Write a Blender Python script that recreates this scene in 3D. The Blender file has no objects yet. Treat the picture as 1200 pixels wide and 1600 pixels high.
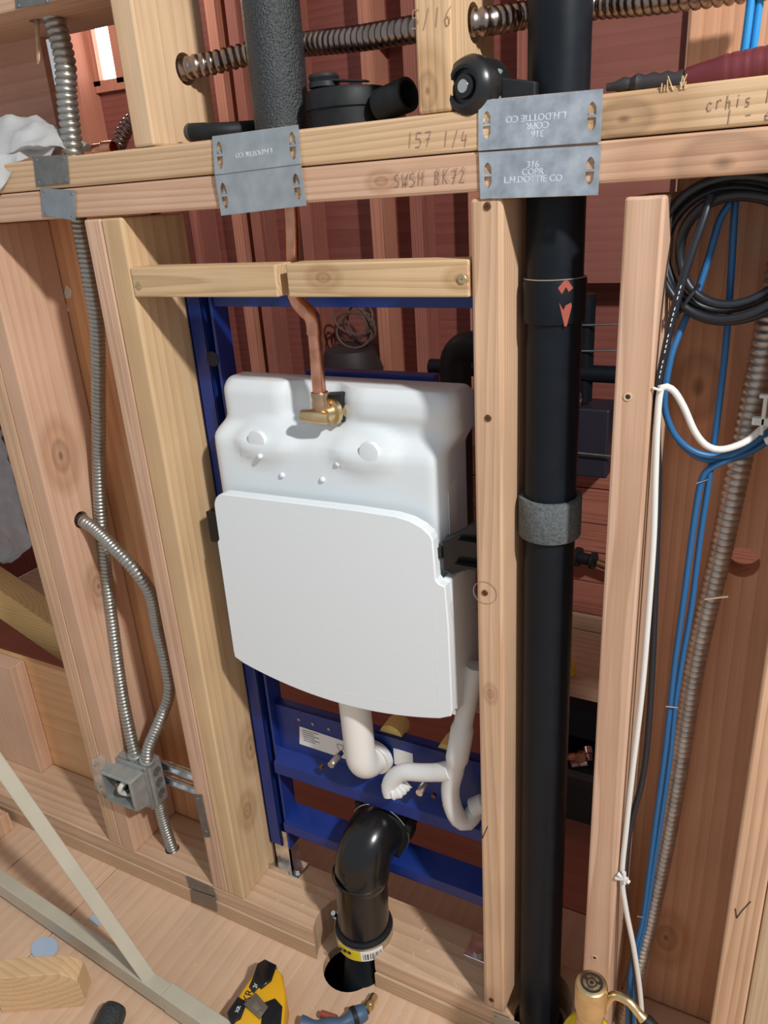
import bpy, bmesh, math, random
from mathutils import Vector, Matrix, noise
random.seed(7)
SC = bpy.context.scene
C = SC.collection
PI = math.pi

# ------------------------------------------------------------------ camera, world, lights, exposure
R = ((0.88502, 0.46128, -0.06284), (0.12554, -0.36644, -0.92193), (-0.44830, 0.80804, -0.38222))
cd = bpy.data.cameras.new('camera'); cam = bpy.data.objects.new('camera', cd); C.objects.link(cam)
m3 = Matrix(((R[0][0], -R[1][0], -R[2][0]), (R[0][1], -R[1][1], -R[2][1]), (R[0][2], -R[1][2], -R[2][2])))
cam.matrix_world = Matrix.Translation((0.3212, -0.8005, 1.2406)) @ m3.to_4x4()
cd.sensor_fit = 'VERTICAL'; cd.sensor_height = 24.0; cd.lens = 24.0 * 1203 / 1600
cd.clip_start = 0.02
SC.camera = cam

w = bpy.data.worlds.new('world'); SC.world = w; w.use_nodes = True
bg = w.node_tree.nodes['Background']
bg.inputs[0].default_value = (0.88, 0.94, 1.0, 1); bg.inputs[1].default_value = 0.52

def lamp(name, loc, watts, radius, col):
    d = bpy.data.lights.new(name, 'POINT'); d.energy = watts; d.shadow_soft_size = radius; d.color = col
    o = bpy.data.objects.new(name, d); o.location = loc; C.objects.link(o); return o
lamp('work_lamp', (1.60, -1.00, 2.55), 300, 0.07, (1.0, 0.985, 0.95))
lamp('far_room_fill', (-1.6, 1.0, 1.9), 7, 0.1, (1.0, 0.85, 0.75))  # fill light added inside the far room, no lamp is seen there

SC.view_settings.view_transform = 'Standard'; SC.view_settings.look = 'None'
SC.view_settings.gamma = 1.0; SC.view_settings.use_curve_mapping = False
SC.view_settings.exposure = -0.14

# ------------------------------------------------------------------ materials
def newmat(name):
    m = bpy.data.materials.new(name); m.use_nodes = True
    return m, m.node_tree.nodes, m.node_tree.links, m.node_tree.nodes['Principled BSDF']
MC = {}
def plain(name, col, rough=0.5, metal=0.0, var=0.0, scale=40, bump=0.0, **kw):
    if name in MC: return MC[name]
    m, N, L, b = newmat(name)
    b.inputs['Base Color'].default_value = (*col, 1); b.inputs['Roughness'].default_value = rough; b.inputs['Metallic'].default_value = metal
    for k, v in kw.items(): b.inputs[k.replace('_', ' ')].default_value = v
    if var or bump:
        t = N.new('ShaderNodeTexCoord'); n = N.new('ShaderNodeTexNoise'); n.inputs['Scale'].default_value = scale; n.inputs['Detail'].default_value = 5
        L.new(t.outputs['Object'], n.inputs['Vector'])
        if var:
            r = N.new('ShaderNodeMapRange'); r.inputs[1].default_value = .3; r.inputs[2].default_value = .7
            r.inputs[3].default_value = 1 - var; r.inputs[4].default_value = 1 + var
            L.new(n.outputs[0], r.inputs[0])
            h = N.new('ShaderNodeHueSaturation'); h.inputs['Color'].default_value = (*col, 1)
            L.new(r.outputs[0], h.inputs['Value']); L.new(h.outputs[0], b.inputs['Base Color'])
            r2 = N.new('ShaderNodeMapRange'); r2.inputs[3].default_value = max(0.05, rough - .12); r2.inputs[4].default_value = min(1, rough + .12)
            L.new(n.outputs[0], r2.inputs[0]); L.new(r2.outputs[0], b.inputs['Roughness'])
        if bump:
            bp = N.new('ShaderNodeBump'); bp.inputs['Strength'].default_value = bump; bp.inputs['Distance'].default_value = .002
            L.new(n.outputs[0], bp.inputs['Height']); L.new(bp.outputs[0], b.inputs['Normal'])
    MC[name] = m; return m

def wood(axis='Z', col=(.60, .385, .24), contrast=.75, rings=62, knots=(), rough=.62, tag=''):
    key = ('wood', axis, col, contrast, rings, tuple(knots), tag)
    if key in MC: return MC[key]
    m, N, L, b = newmat('fir_wood_' + axis.lower())
    t = N.new('ShaderNodeTexCoord'); oi = N.new('ShaderNodeObjectInfo')
    cx = N.new('ShaderNodeCombineXYZ')
    rnd = []
    for k in (0, 1, 2):
        a = N.new('ShaderNodeMath'); a.operation = 'MULTIPLY'; a.inputs[1].default_value = (17.3, 41.7, 89.1)[k]
        f = N.new('ShaderNodeMath'); f.operation = 'FRACT'
        s = N.new('ShaderNodeMath'); s.operation = 'MULTIPLY_ADD'
        if 'XYZ'[k] == axis: s.inputs[1].default_value = 9.0; s.inputs[2].default_value = 0
        else: s.inputs[1].default_value = .16; s.inputs[2].default_value = -.08
        L.new(oi.outputs['Random'], a.inputs[0]); L.new(a.outputs[0], f.inputs[0]); L.new(f.outputs[0], s.inputs[0]); L.new(s.outputs[0], cx.inputs[k])
    add = N.new('ShaderNodeVectorMath'); add.operation = 'ADD'
    L.new(t.outputs['Object'], add.inputs[0]); L.new(cx.outputs[0], add.inputs[1])
    mp = N.new('ShaderNodeMapping'); sc = [1, 1, 1]; sc['XYZ'.index(axis)] = .05; mp.inputs['Scale'].default_value = sc
    L.new(add.outputs[0], mp.inputs['Vector'])
    # slow warp so that rings wander and make cathedral figures
    wn = N.new('ShaderNodeTexNoise'); wn.inputs['Scale'].default_value = 14; wn.inputs['Detail'].default_value = 2
    L.new(mp.outputs[0], wn.inputs['Vector'])
    ws = N.new('ShaderNodeVectorMath'); ws.operation = 'SCALE'; ws.inputs['Scale'].default_value = .035
    L.new(wn.outputs['Color'], ws.inputs[0])
    wa = N.new('ShaderNodeVectorMath'); wa.operation = 'ADD'; L.new(mp.outputs[0], wa.inputs[0]); L.new(ws.outputs[0], wa.inputs[1])
    wv = N.new('ShaderNodeTexWave'); wv.wave_type = 'RINGS'; wv.rings_direction = axis; wv.wave_profile = 'SAW'
    wv.inputs['Scale'].default_value = rings; wv.inputs['Distortion'].default_value = 1.2; wv.inputs['Detail'].default_value = 2; wv.inputs['Detail Scale'].default_value = 1.5
    L.new(wa.outputs[0], wv.inputs['Vector'])
    cr = N.new('ShaderNodeValToRGB')
    cr.color_ramp.elements[0].position = .0; cr.color_ramp.elements[0].color = (*col, 1)
    dk = (col[0] * contrast, col[1] * contrast * .92, col[2] * contrast * .84)
    cr.color_ramp.elements[1].position = .93; cr.color_ramp.elements[1].color = (*dk, 1)
    e = cr.color_ramp.elements.new(.35); e.color = (col[0] * .98, col[1] * .96, col[2] * .94, 1)
    e = cr.color_ramp.elements.new(1.0); e.color = (*col, 1)
    L.new(wv.outputs['Fac'], cr.inputs[0])
    # fibres
    mf = N.new('ShaderNodeMapping'); sf = [420, 420, 420]; sf['XYZ'.index(axis)] = 9; mf.inputs['Scale'].default_value = sf
    L.new(add.outputs[0], mf.inputs['Vector'])
    fn = N.new('ShaderNodeTexNoise'); fn.inputs['Scale'].default_value = 1; fn.inputs['Detail'].default_value = 3; L.new(mf.outputs[0], fn.inputs['Vector'])
    bn = N.new('ShaderNodeTexNoise'); bn.inputs['Scale'].default_value = 6; bn.inputs['Detail'].default_value = 3; L.new(add.outputs[0], bn.inputs['Vector'])
    v1 = N.new('ShaderNodeMath'); v1.operation = 'MULTIPLY_ADD'; v1.inputs[1].default_value = .30; v1.inputs[2].default_value = .70; L.new(fn.outputs[0], v1.inputs[0])
    v2 = N.new('ShaderNodeMath'); v2.operation = 'MULTIPLY_ADD'; v2.inputs[1].default_value = .42; L.new(bn.outputs[0], v2.inputs[0]); L.new(v1.outputs[0], v2.inputs[2])
    hs = N.new('ShaderNodeHueSaturation'); L.new(cr.outputs[0], hs.inputs['Color']); L.new(v2.outputs[0], hs.inputs['Value'])
    out = hs.outputs[0]
    if knots:
        ge = N.new('ShaderNodeNewGeometry')
        for (kx, ky, kz, kr) in knots:
            d = N.new('ShaderNodeVectorMath'); d.operation = 'SUBTRACT'; d.inputs[1].default_value = (kx, ky, kz); L.new(ge.outputs['Position'], d.inputs[0])
            s = N.new('ShaderNodeVectorMath'); s.operation = 'MULTIPLY'; q = [1 / kr] * 3; q['XYZ'.index(axis)] = .6 / kr; s.inputs[1].default_value = q; L.new(d.outputs[0], s.inputs[0])
            ln = N.new('ShaderNodeVectorMath'); ln.operation = 'LENGTH'; L.new(s.outputs[0], ln.inputs[0])
            n2 = N.new('ShaderNodeMath'); n2.operation = 'MULTIPLY_ADD'; n2.inputs[1].default_value = .5; L.new(wn.outputs[0], n2.inputs[0]); L.new(ln.outputs[1], n2.inputs[2])
            rp = N.new('ShaderNodeValToRGB'); el = rp.color_ramp.elements
            el[0].position = 0; el[0].color = (.36, .36, .36, 1); el[1].position = 1; el[1].color = (1, 1, 1, 1)
            for p_, c_ in ((.13, .42), (.2, .8), (.38, .62), (.48, .88), (.7, .8)): x_ = el.new(p_); x_.color = (c_, c_ * .93, c_ * .86, 1)
            h_ = N.new('ShaderNodeMath'); h_.operation = 'MULTIPLY'; h_.inputs[1].default_value = .42; L.new(n2.outputs[0], h_.inputs[0]); L.new(h_.outputs[0], rp.inputs[0])
            mx = N.new('ShaderNodeMix'); mx.data_type = 'RGBA'; mx.blend_type = 'MULTIPLY'; mx.inputs[0].default_value = 1
            L.new(out, mx.inputs[6]); L.new(rp.outputs[0], mx.inputs[7]); out = mx.outputs[2]
    L.new(out, b.inputs['Base Color'])
    b.inputs['Roughness'].default_value = rough; b.inputs['Specular IOR Level'].default_value = .3
    bp = N.new('ShaderNodeBump'); bp.inputs['Strength'].default_value = .25; bp.inputs['Distance'].default_value = .001
    L.new(fn.outputs[0], bp.inputs['Height']); L.new(bp.outputs[0], b.inputs['Normal'])
    MC[key] = m; return m

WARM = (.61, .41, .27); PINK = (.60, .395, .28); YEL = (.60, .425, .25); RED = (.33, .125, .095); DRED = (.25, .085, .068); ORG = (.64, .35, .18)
galv = plain('galvanised_steel', (.76, .80, .85), .24, 1.0, .30, 45)
galv_dark = plain('dull_galvanised_steel', (.24, .235, .225), .5, .8, .18, 60)
flexm = plain('flexible_conduit_steel', (.42, .425, .40), .38, .9, .12, 80)
rustflex = plain('rusty_conduit_steel', (.34, .27, .24), .30, 1.0, .2, 60)
chrome = plain('bright_zinc', (.72, .72, .70), .22, 1.0)
blackp = plain('black_abs_plastic', (.007, .010, .015), .42, 0, .15, 30, 0, Specular_IOR_Level=.2)
glossb = plain('glossy_black_plastic', (.008, .008, .009), .22)
rubber = plain('black_rubber', (.011, .012, .014), .55, 0, .25, 70, 0, Specular_IOR_Level=.3)
foam = plain('black_foam', (.020, .024, .028), .38, 0, .6, 430, 1.1, Specular_IOR_Level=.7)  # strong fine speckle in the colour stands in for glints
felt = plain('grey_felt', (.10, .115, .12), .95, 0, .35, 300, .6)
whitep = plain('white_polyethylene', (.74, .79, .82), .36, 0, .02, 8, 0, Subsurface_Weight=.15, Subsurface_Radius=(.01, .01, .01))
eps = plain('white_styrofoam', (.77, .82, .85), .6, 0, .03, 500, .08)
milky = plain('milky_plastic', (.72, .72, .71), .4, 0, 0, 1, 0, Subsurface_Weight=.3, Subsurface_Radius=(.01, .01, .01))
blue = plain('blue_powder_coat', (.008, .030, .20), .36, 0, .08, 30)
copper = plain('copper', (.72, .34, .22), .3, 1.0, .22, 60)
brass = plain('brass', (.68, .54, .31), .34, 1.0, .12, 60)
yellowp = plain('yellow_plastic', (.80, .42, .015), .4)
paleyel = plain('pale_yellow_plastic', (.85, .62, .20), .45)
beige = plain('beige_painted_steel', (.50, .46, .36), .4, 0, .05, 20)
bluecab = plain('blue_cable_jacket', (.018, .12, .30), .42)
brightblue = plain('light_blue_cable_jacket', (.02, .27, .62), .4)
whitecab = plain('white_cable_jacket', (.74, .72, .68), .45)
blackcab = plain('black_cable_jacket', (.012, .015, .022), .42)
steel = plain('screw_steel', (.45, .42, .36), .4, 1.0)
rust = plain('brown_screw', (.16, .08, .035), .5, .6)
pencil = plain('pencil_graphite', (.38, .25, .18), .7)
ink = plain('black_ink', (.02, .015, .012), .6)
stamp_hi = plain('stamp_highlight', (.64, .68, .73), .5, .3)  # paler than the plates: edge highlights of raised letters put into the colour
paper = plain('white_paper', (.80, .81, .80), .7)
maroon = plain('dark_red_plastic', (.13, .022, .028), .4, 0, .15, 30)
darkst = plain('dark_tape', (.03, .025, .028), .5)
green = plain('green_wire', (.02, .13, .10), .4)
orangep = plain('orange_red_print', (.34, .075, .05), .6)
greyp = plain('grey_plastic', (.26, .28, .28), .5)
teal = plain('dark_grey_green_plastic', (.05, .065, .07), .5)
lblue = plain('pale_blue_plastic', (.42, .52, .66), .5)
clothm = plain('white_cloth', (.80, .81, .82), .9, 0, .04, 40, .3)
dirt = plain('dark_underfloor', (.16, .08, .06), .9)

# ------------------------------------------------------------------ scene helpers
W = {}
def thing(name, label, cat, loc, group=None, kind=None):
    o = bpy.data.objects.new(name, None); C.objects.link(o); o.location = loc; o.empty_display_size = .02
    if label: o['label'] = label
    if cat: o['category'] = cat
    if group: o['group'] = group
    if kind: o['kind'] = kind
    W[o.name] = Vector(loc); return o
def tag(o, label, cat, group=None):
    o['label'] = label; o['category'] = cat
    if group: o['group'] = group
    return o
def add(name, bm, mat, parent=None, smooth=False, label=None, kind=None, angle=40):
    me = bpy.data.meshes.new(name)
    bm.normal_update(); bmesh.ops.recalc_face_normals(bm, faces=bm.faces[:])
    lo = Vector((1e9,) * 3); hi = -lo
    for v in bm.verts:
        for k in range(3): lo[k] = min(lo[k], v.co[k]); hi[k] = max(hi[k], v.co[k])
    c = (lo + hi) / 2
    for v in bm.verts: v.co -= c
    if smooth:
        for f in bm.faces: f.smooth = True
        a = math.radians(angle)
        for e in bm.edges:
            if len(e.link_faces) == 2 and e.calc_face_angle(0) > a: e.smooth = False
    bm.to_mesh(me); bm.free(); me.materials.append(mat)
    o = bpy.data.objects.new(name, me); C.objects.link(o)
    o.location = c
    if parent: o.parent = parent; o.location = c - W[parent.name]
    W[o.name] = c
    if label: o['label'] = label
    if kind: o['kind'] = kind
    return o
def NB(): return bmesh.new()
def quadbox(bm, P, bev=0, seg=2):
    """P: 8 points, bottom four then top four"""
    v = [bm.verts.new(p) for p in P]
    fs = [bm.faces.new([v[i] for i in q]) for q in ((0, 3, 2, 1), (4, 5, 6, 7), (0, 1, 5, 4), (1, 2, 6, 5), (2, 3, 7, 6), (3, 0, 4, 7))]
    if bev:
        es = list({e for f in fs for e in f.edges})
        bmesh.ops.bevel(bm, geom=es, offset=bev, segments=seg, profile=.5, affect='EDGES', clamp_overlap=True)
def bx(bm, x0, x1, y0, y1, z0, z1, bev=0, seg=2):
    quadbox(bm, [(x0, y0, z0), (x1, y0, z0), (x1, y1, z0), (x0, y1, z0), (x0, y0, z1), (x1, y0, z1), (x1, y1, z1), (x0, y1, z1)], bev, seg); return bm
def box(x0, x1, y0, y1, z0, z1, bev=0, seg=2): return bx(NB(), x0, x1, y0, y1, z0, z1, bev, seg)
def prism(bm, pts, vec, bev=0, seg=2):
    """closed polygon pts extruded by vec"""
    a = [bm.verts.new(p) for p in pts]; vec = Vector(vec)
    b = [bm.verts.new(Vector(p) + vec) for p in pts]; n = len(a)
    fs = [bm.faces.new(a), bm.faces.new(b[::-1])]
    for i in range(n): fs.append(bm.faces.new((a[i], b[i], b[(i + 1) % n], a[(i + 1) % n])))
    if bev:
        es = list(set(fs[0].edges[:] + fs[1].edges[:]))
        bmesh.ops.recalc_face_normals(bm, faces=fs)
        bmesh.ops.bevel(bm, geom=es, offset=bev, segments=seg, profile=.5, affect='EDGES', clamp_overlap=True)
    return bm
def catmull(pts, step):
    P = [Vector(p) for p in pts]
    if len(P) == 2: 
        n = max(1, int((P[1] - P[0]).length / step)); return [P[0].lerp(P[1], i / n) for i in range(n + 1)]
    Q = [P[0] * 2 - P[1]] + P + [P[-1] * 2 - P[-2]]; out = []
    for i in range(1, len(Q) - 2):
        p0, p1, p2, p3 = Q[i - 1:i + 3]; n = max(1, int((p2 - p1).length / step))
        for k in range(n):
            t = k / n
            out.append(.5 * ((2 * p1) + (p2 - p0) * t + (2 * p0 - 5 * p1 + 4 * p2 - p3) * t * t + (3 * p1 - p0 - 3 * p2 + p3) * t ** 3))
    out.append(P[-1]); return out
def even(path, step):
    L = [0]
    for a, b in zip(path, path[1:]): L.append(L[-1] + (b - a).length)
    n = max(2, int(L[-1] / step)); out = []; j = 0
    for k in range(n + 1):
        d = L[-1] * k / n
        while j < len(L) - 2 and L[j + 1] < d: j += 1
        q = L[j + 1] - L[j]; out.append(path[j].lerp(path[j + 1], (d - L[j]) / q if q > 1e-9 else 0))
    return out
def tube(bm, path, r, seg=12, caps=True):
    """r: number or function of (index, arc length)"""
    n = len(path); tang = []
    for i in range(n):
        a = path[max(0, i - 1)]; b = path[min(n - 1, i + 1)]; d = (b - a)
        tang.append(d.normalized() if d.length > 1e-9 else Vector((0, 0, 1)))
    up = Vector((0, 0, 1)) if abs(tang[0].z) < .9 else Vector((0, 1, 0))
    nrm = (up - tang[0] * up.dot(tang[0])).normalized(); rings = []; s = 0
    for i in range(n):
        if i:
            s += (path[i] - path[i - 1]).length
            nrm = (nrm - tang[i] * nrm.dot(tang[i])).normalized()
        bi = tang[i].cross(nrm); rr = r(i, s) if callable(r) else r
        rings.append([bm.verts.new(path[i] + (nrm * math.cos(2 * PI * k / seg) + bi * math.sin(2 * PI * k / seg)) * rr) for k in range(seg)])
    for i in range(n - 1):
        for k in range(seg): bm.faces.new((rings[i][k], rings[i][(k + 1) % seg], rings[i + 1][(k + 1) % seg], rings[i + 1][k]))
    if caps: bm.faces.new(rings[0][::-1]); bm.faces.new(rings[-1])
    return bm
def cable(pts, r, step=.005, seg=10): return tube(NB(), even(catmull(pts, .003), step), r, seg)
def flex(pts, r, pitch=.0072, seg=14):
    path = even(catmull(pts, .004), pitch / 4)
    prof = (1.0, .97, .82, .97)
    return tube(NB(), path, lambda i, s: r * prof[i % 4], seg)
def lathe(bm, p0, axis, prof, seg=24, caps=True):
    """prof: list of (distance along the axis, radius)"""
    ax = Vector(axis).normalized(); p0 = Vector(p0)
    up = Vector((0, 0, 1)) if abs(ax.z) < .9 else Vector((0, 1, 0))
    u = (up - ax * up.dot(ax)).normalized(); v = ax.cross(u); rings = []
    for d, r in prof: rings.append([bm.verts.new(p0 + ax * d + (u * math.cos(2 * PI * k / seg) + v * math.sin(2 * PI * k / seg)) * r) for k in range(seg)])
    for a, b in zip(rings, rings[1:]):
        for k in range(seg): bm.faces.new((a[k], a[(k + 1) % seg], b[(k + 1) % seg], b[k]))
    if caps: bm.faces.new(rings[0][::-1]); bm.faces.new(rings[-1])
    return bm
def cyl(p0, p1, r, seg=20, chamfer=0):
    d = Vector(p1) - Vector(p0); l = d.length; c = chamfer
    return lathe(NB(), p0, d, [(0, r - c), (c, r), (l - c, r), (l, r - c)] if c else [(0, r), (l, r)], seg)
def cut(o, bms):
    """boolean holes; the cutters are built in world space"""
    for bm in bms:
        bmesh.ops.recalc_face_normals(bm, faces=bm.faces[:])
        off = W[o.name]
        for v in bm.verts: v.co -= off
        me = bpy.data.meshes.new('cutter'); bm.to_mesh(me); bm.free()
        k = bpy.data.objects.new('cutter', me); C.objects.link(k); k.parent = o
        md = o.modifiers.new('b', 'BOOLEAN'); md.operation = 'DIFFERENCE'; md.object = k; md.solver = 'EXACT'
        bpy.context.view_layer.update()
        dg = bpy.context.evaluated_depsgraph_get()
        nm = bpy.data.meshes.new_from_object(o.evaluated_get(dg)); o.modifiers.clear()
        old = o.data; o.data = nm; nm.name = old.name
        bpy.data.objects.remove(k); bpy.data.meshes.remove(me)
    return o
def text(name, s, size, loc, right, up, mat, parent, ext=.0003, align='CENTER', spacing=1.0):
    cu = bpy.data.curves.new('t', 'FONT'); cu.body = s; cu.size = size; cu.extrude = ext; cu.align_x = align; cu.align_y = 'CENTER'
    cu.resolution_u = 3; cu.space_line = .95; cu.space_character = spacing
    t = bpy.data.objects.new('t', cu); C.objects.link(t); bpy.context.view_layer.update()
    me = bpy.data.meshes.new_from_object(t.evaluated_get(bpy.context.evaluated_depsgraph_get()))
    bpy.data.objects.remove(t); bpy.data.curves.remove(cu)
    r = Vector(right).normalized(); u = Vector(up); u = (u - r * u.dot(r)).normalized(); n = r.cross(u)
    M = Matrix((r, u, n)).transposed().to_4x4()
    bm = NB(); bm.from_mesh(me); bpy.data.meshes.remove(me)
    bm.transform(Matrix.Translation(loc) @ M)
    return add(name, bm, mat, parent)
def stroke(bm, pts, wdt=.0009, y=-.0004):
    """thin pencil line on the front face, given as (x, z) points"""
    path = [Vector((p[0], y, p[1])) for p in pts]
    for a, b in zip(path, path[1:]):
        d = (b - a); n = Vector((-d.z, 0, d.x)).normalized() * wdt / 2
        q = [a - n, b - n, b + n, a + n]
        prism(bm, q, (0, -.0003, 0))
    return bm
def bend(p0, corner, p1, r, n=10):
    """polyline with one rounded corner"""
    p0, c, p1 = Vector(p0), Vector(corner), Vector(p1)
    a = c + (p0 - c).normalized() * r; b = c + (p1 - c).normalized() * r
    out = [p0]
    for i in range(n + 1):
        t = i / n; out.append((1 - t) ** 2 * a + 2 * t * (1 - t) * c + t * t * b)
    out.append(p1); return out
def screw_bm(p, nrm=(0, -1, 0), r=.0045):
    bm = lathe(NB(), Vector(p), nrm, [(-.004, r * .6), (.0004, r), (.0008, r * .9)], 14)
    bx(bm, p[0] - r * .6, p[0] + r * .6, p[1] - .0013, p[1] - .0007, p[2] - r * .13, p[2] + r * .13)
    bx(bm, p[0] - r * .13, p[0] + r * .13, p[1] - .0013, p[1] - .0007, p[2] - r * .6, p[2] + r * .6)
    return bm

D = .125                                   # depth of the framing
PZ = 1.2354                                # underside of the double plate
FZ = -.076                                 # subfloor

# ------------------------------------------------------------------ floors and far room (setting)
floor = thing('floor', None, None, (0, 0, FZ), kind='structure')
ply = wood('Y', (.64, .45, .315), .955, 11, rough=.5)
hole_f = lambda: cyl((-.268, .014, -.2), (-.268, .014, .05), .050, 32)
sheets = [(-.8435, 1.5, True), (-1.067, -.8465, False), (-2.3, -1.070, False)]
for x0, x1, h in sheets:
    o = add('plywood_sheet', box(x0, x1, -2.2, .30, FZ - .019, FZ, .001), ply, floor)
    if h: cut(o, [hole_f(), cyl((.0755, .064, -.2), (.0755, .064, .05), .042, 28)])
backply = wood('X', (.42, .17, .12), .95, 9, rough=.3, tag='back')  # reddish membrane, with the shadow behind the wall put into the colour
add('plywood_sheet', box(-2.3, 1.0, .303, .80, FZ - .019, FZ, .001), backply, floor, label='reddish plywood sheet behind the wall')
add('plywood_sheet', box(-2.3, 1.0, .803, 1.5, FZ - .019, FZ, .001), wood('X', (.60, .42, .29), .85, 14, tag='tan'), floor, label='tan plywood sheet across the far room')  # paler tan carries the light on the far floor
add('cavity_side', box(-1.2, 1.0, .16, .20, FZ - .30, FZ - .02), dirt, floor)  # dark box added under the floor, keeps world light out of the holes
add('cavity_side', box(-1.2, 1.0, -.30, -.26, FZ - .30, FZ - .02), dirt, floor)
add('cavity_bottom', box(-1.2, 1.0, -.30, .20, FZ - .32, FZ - .30), dirt, floor)
add('cavity_side', box(-.50, -.46, -.26, .16, FZ - .30, FZ - .02), dirt, floor)
add('cavity_side', box(-.06, -.02, -.26, .16, FZ - .30, FZ - .02), dirt, floor)

back = thing('wall_back', None, None, (-.6, 1.40, FZ), kind='structure')
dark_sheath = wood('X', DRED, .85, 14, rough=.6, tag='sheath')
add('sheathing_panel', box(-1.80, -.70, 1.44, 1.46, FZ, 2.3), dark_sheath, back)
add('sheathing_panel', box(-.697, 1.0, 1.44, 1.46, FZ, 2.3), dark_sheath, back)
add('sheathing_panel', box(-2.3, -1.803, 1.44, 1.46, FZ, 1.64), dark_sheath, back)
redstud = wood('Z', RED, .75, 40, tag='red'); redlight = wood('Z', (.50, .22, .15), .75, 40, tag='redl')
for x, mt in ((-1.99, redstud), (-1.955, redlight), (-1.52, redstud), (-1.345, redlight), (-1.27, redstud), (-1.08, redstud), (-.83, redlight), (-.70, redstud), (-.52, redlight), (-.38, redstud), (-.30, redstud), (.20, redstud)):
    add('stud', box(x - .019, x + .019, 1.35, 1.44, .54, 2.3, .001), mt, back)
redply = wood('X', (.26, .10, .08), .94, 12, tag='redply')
add('header_panel', box(-.262, .012, 1.325, 1.349, .985, 2.0, .001), redply, back)
add('stud', box(.014, .16, 1.30, 1.349, .70, 2.0, .001), wood('Z', (.40, .25, .18), .8, 50, tag='brown'), back)
add('blocking', box(-.811, -.539, 1.36, 1.44, 1.62, 1.66, .001), wood('X', (.45, .20, .14), .8, 40, tag='rb'), back)
add('blocking', box(-.501, -.36, 1.36, 1.44, 1.25, 1.29, .001), wood('X', (.30, .10, .075), .8, 40, tag='rb2'), back)
plank = wood('X', (.40, .15, .105), .72, 40, tag='plank')
z = FZ
for k, h in enumerate((.060, .115, .10, .095, .11, .10)):
    add('plank', box(-2.3, 1.0, 1.318 + .004 * (k % 2), 1.349, z + .003, z + h, .003), plank if k else wood('X', (.55, .36, .25), .7, 60, tag='pl0'), back)
    z += h
add('ledger', box(-2.3, 1.0, 1.31, 1.35, z + .002, z + .038, .001), redlight, back)
for nm, B in (('wall_left', (-2.32, -2.3, .13, 1.46, FZ, 2.3)), ('wall_right', (1.0, 1.02, .30, 1.46, FZ, 2.3)), ('ceiling', (-2.32, 1.02, .13, 1.46, 2.3, 2.32))):  # unseen sides and ceiling, added to keep the far room dark
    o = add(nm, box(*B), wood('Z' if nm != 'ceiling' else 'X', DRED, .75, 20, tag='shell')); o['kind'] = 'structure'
win = thing('window_1', None, None, (-1.93, 1.45, 1.62), kind='structure')
glow, gN, gL, gb = newmat('daylit_window_glass')
gb.inputs['Base Color'].default_value = (.9, .93, 1, 1); gb.inputs['Emission Color'].default_value = (.93, .96, 1, 1); gb.inputs['Emission Strength'].default_value = 5
add('window_pane', box(-1.905, -1.828, 1.440, 1.446, 1.655, 2.22), glow, win)
fr = bx(NB(), -2.16, -1.745, 1.42, 1.45, 1.62, 1.655)
for a in ((-1.96, -1.905), (-1.828, -1.79)): bx(fr, a[0], a[1], 1.42, 1.45, 1.64, 2.24)
add('window_frame', fr, redlight, win)

# ------------------------------------------------------------------ framing of the wall
wall = thing('wall_front', None, None, (-.25, .06, FZ), kind='structure')
def stud(xt0, xt1, xb0, xb1, z0, z1, mat, y0=0., y1=D, name='stud', bev=.003):
    bm = NB(); quadbox(bm, [(xb0, y0, z0), (xb1, y0, z0), (xb1, y1, z0), (xb0, y1, z0), (xt0, y0, z1), (xt1, y0, z1), (xt1, y1, z1), (xt0, y1, z1)], bev)
    return add(name, bm, mat, wall)
def hole(o, p, ax, r): 
    p = Vector(p); a = Vector(ax) * .1
    return cut(o, [cyl(p - a, p + a, r, 24)])
TOP = PZ - .001
stud(-.848, -.8105, -.848, -.8105, .001, TOP, wood('Z', WARM, .8, 60))
o = stud(-.8095, -.772, -.8095, -.772, .001, TOP, wood('Z', PINK, .9, 20, ((-.772, .045, .86, .022), (-.772, .06, .60, .016))))
hole(o, (-0.7720, 0.0562, 0.7363), (1, 0, 0), .0155)
stud(-.5575, -.5265, -.5655, -.5275, .001, TOP - .002, wood('Z', PINK, .8, 60, tag='b'))
o5 = stud(-.5255, -.489, -.527, -.489, .001, TOP - .002, wood('Z', YEL, .88, 20, ((-.489, .085, .30, .02), (-.489, .05, .18, .016))))
stud(.003, .038, .001, .036, .001, TOP - .005, wood('Z', WARM, .82, 60, ((.019, 0, .62, .006),), tag='c'), bev=.004)
stud(.159, .1965, .157, .196, .001, TOP - .012, wood('Z', PINK, .80, 58, tag='r'))
stud(.3325, .3705, .3325, .3705, .001, TOP, wood('Z', (.62, .40, .26), .74, 50, tag='f'))
stud(.3715, .41, .3715, .41, .001, TOP, wood('Z', (.55, .42, .28), .9, 50, tag='f2'), y0=.004)
# wide board closing the bay at the right
o = add('backing_board', box(.187, .62, D + .001, D + .039, FZ, 1.60, .002), wood('Z', (.60, .33, .205), .86, 22, ((0.2276, 0.1260, 1.0138)[:3] + (.03,), (0.2552, 0.1260, 0.1458)[:3] + (.02,)), tag='bb'), wall)
cut(o, [cyl((.2945, .1, .803), (.2945, .2, .803), .020, 24)])
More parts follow.
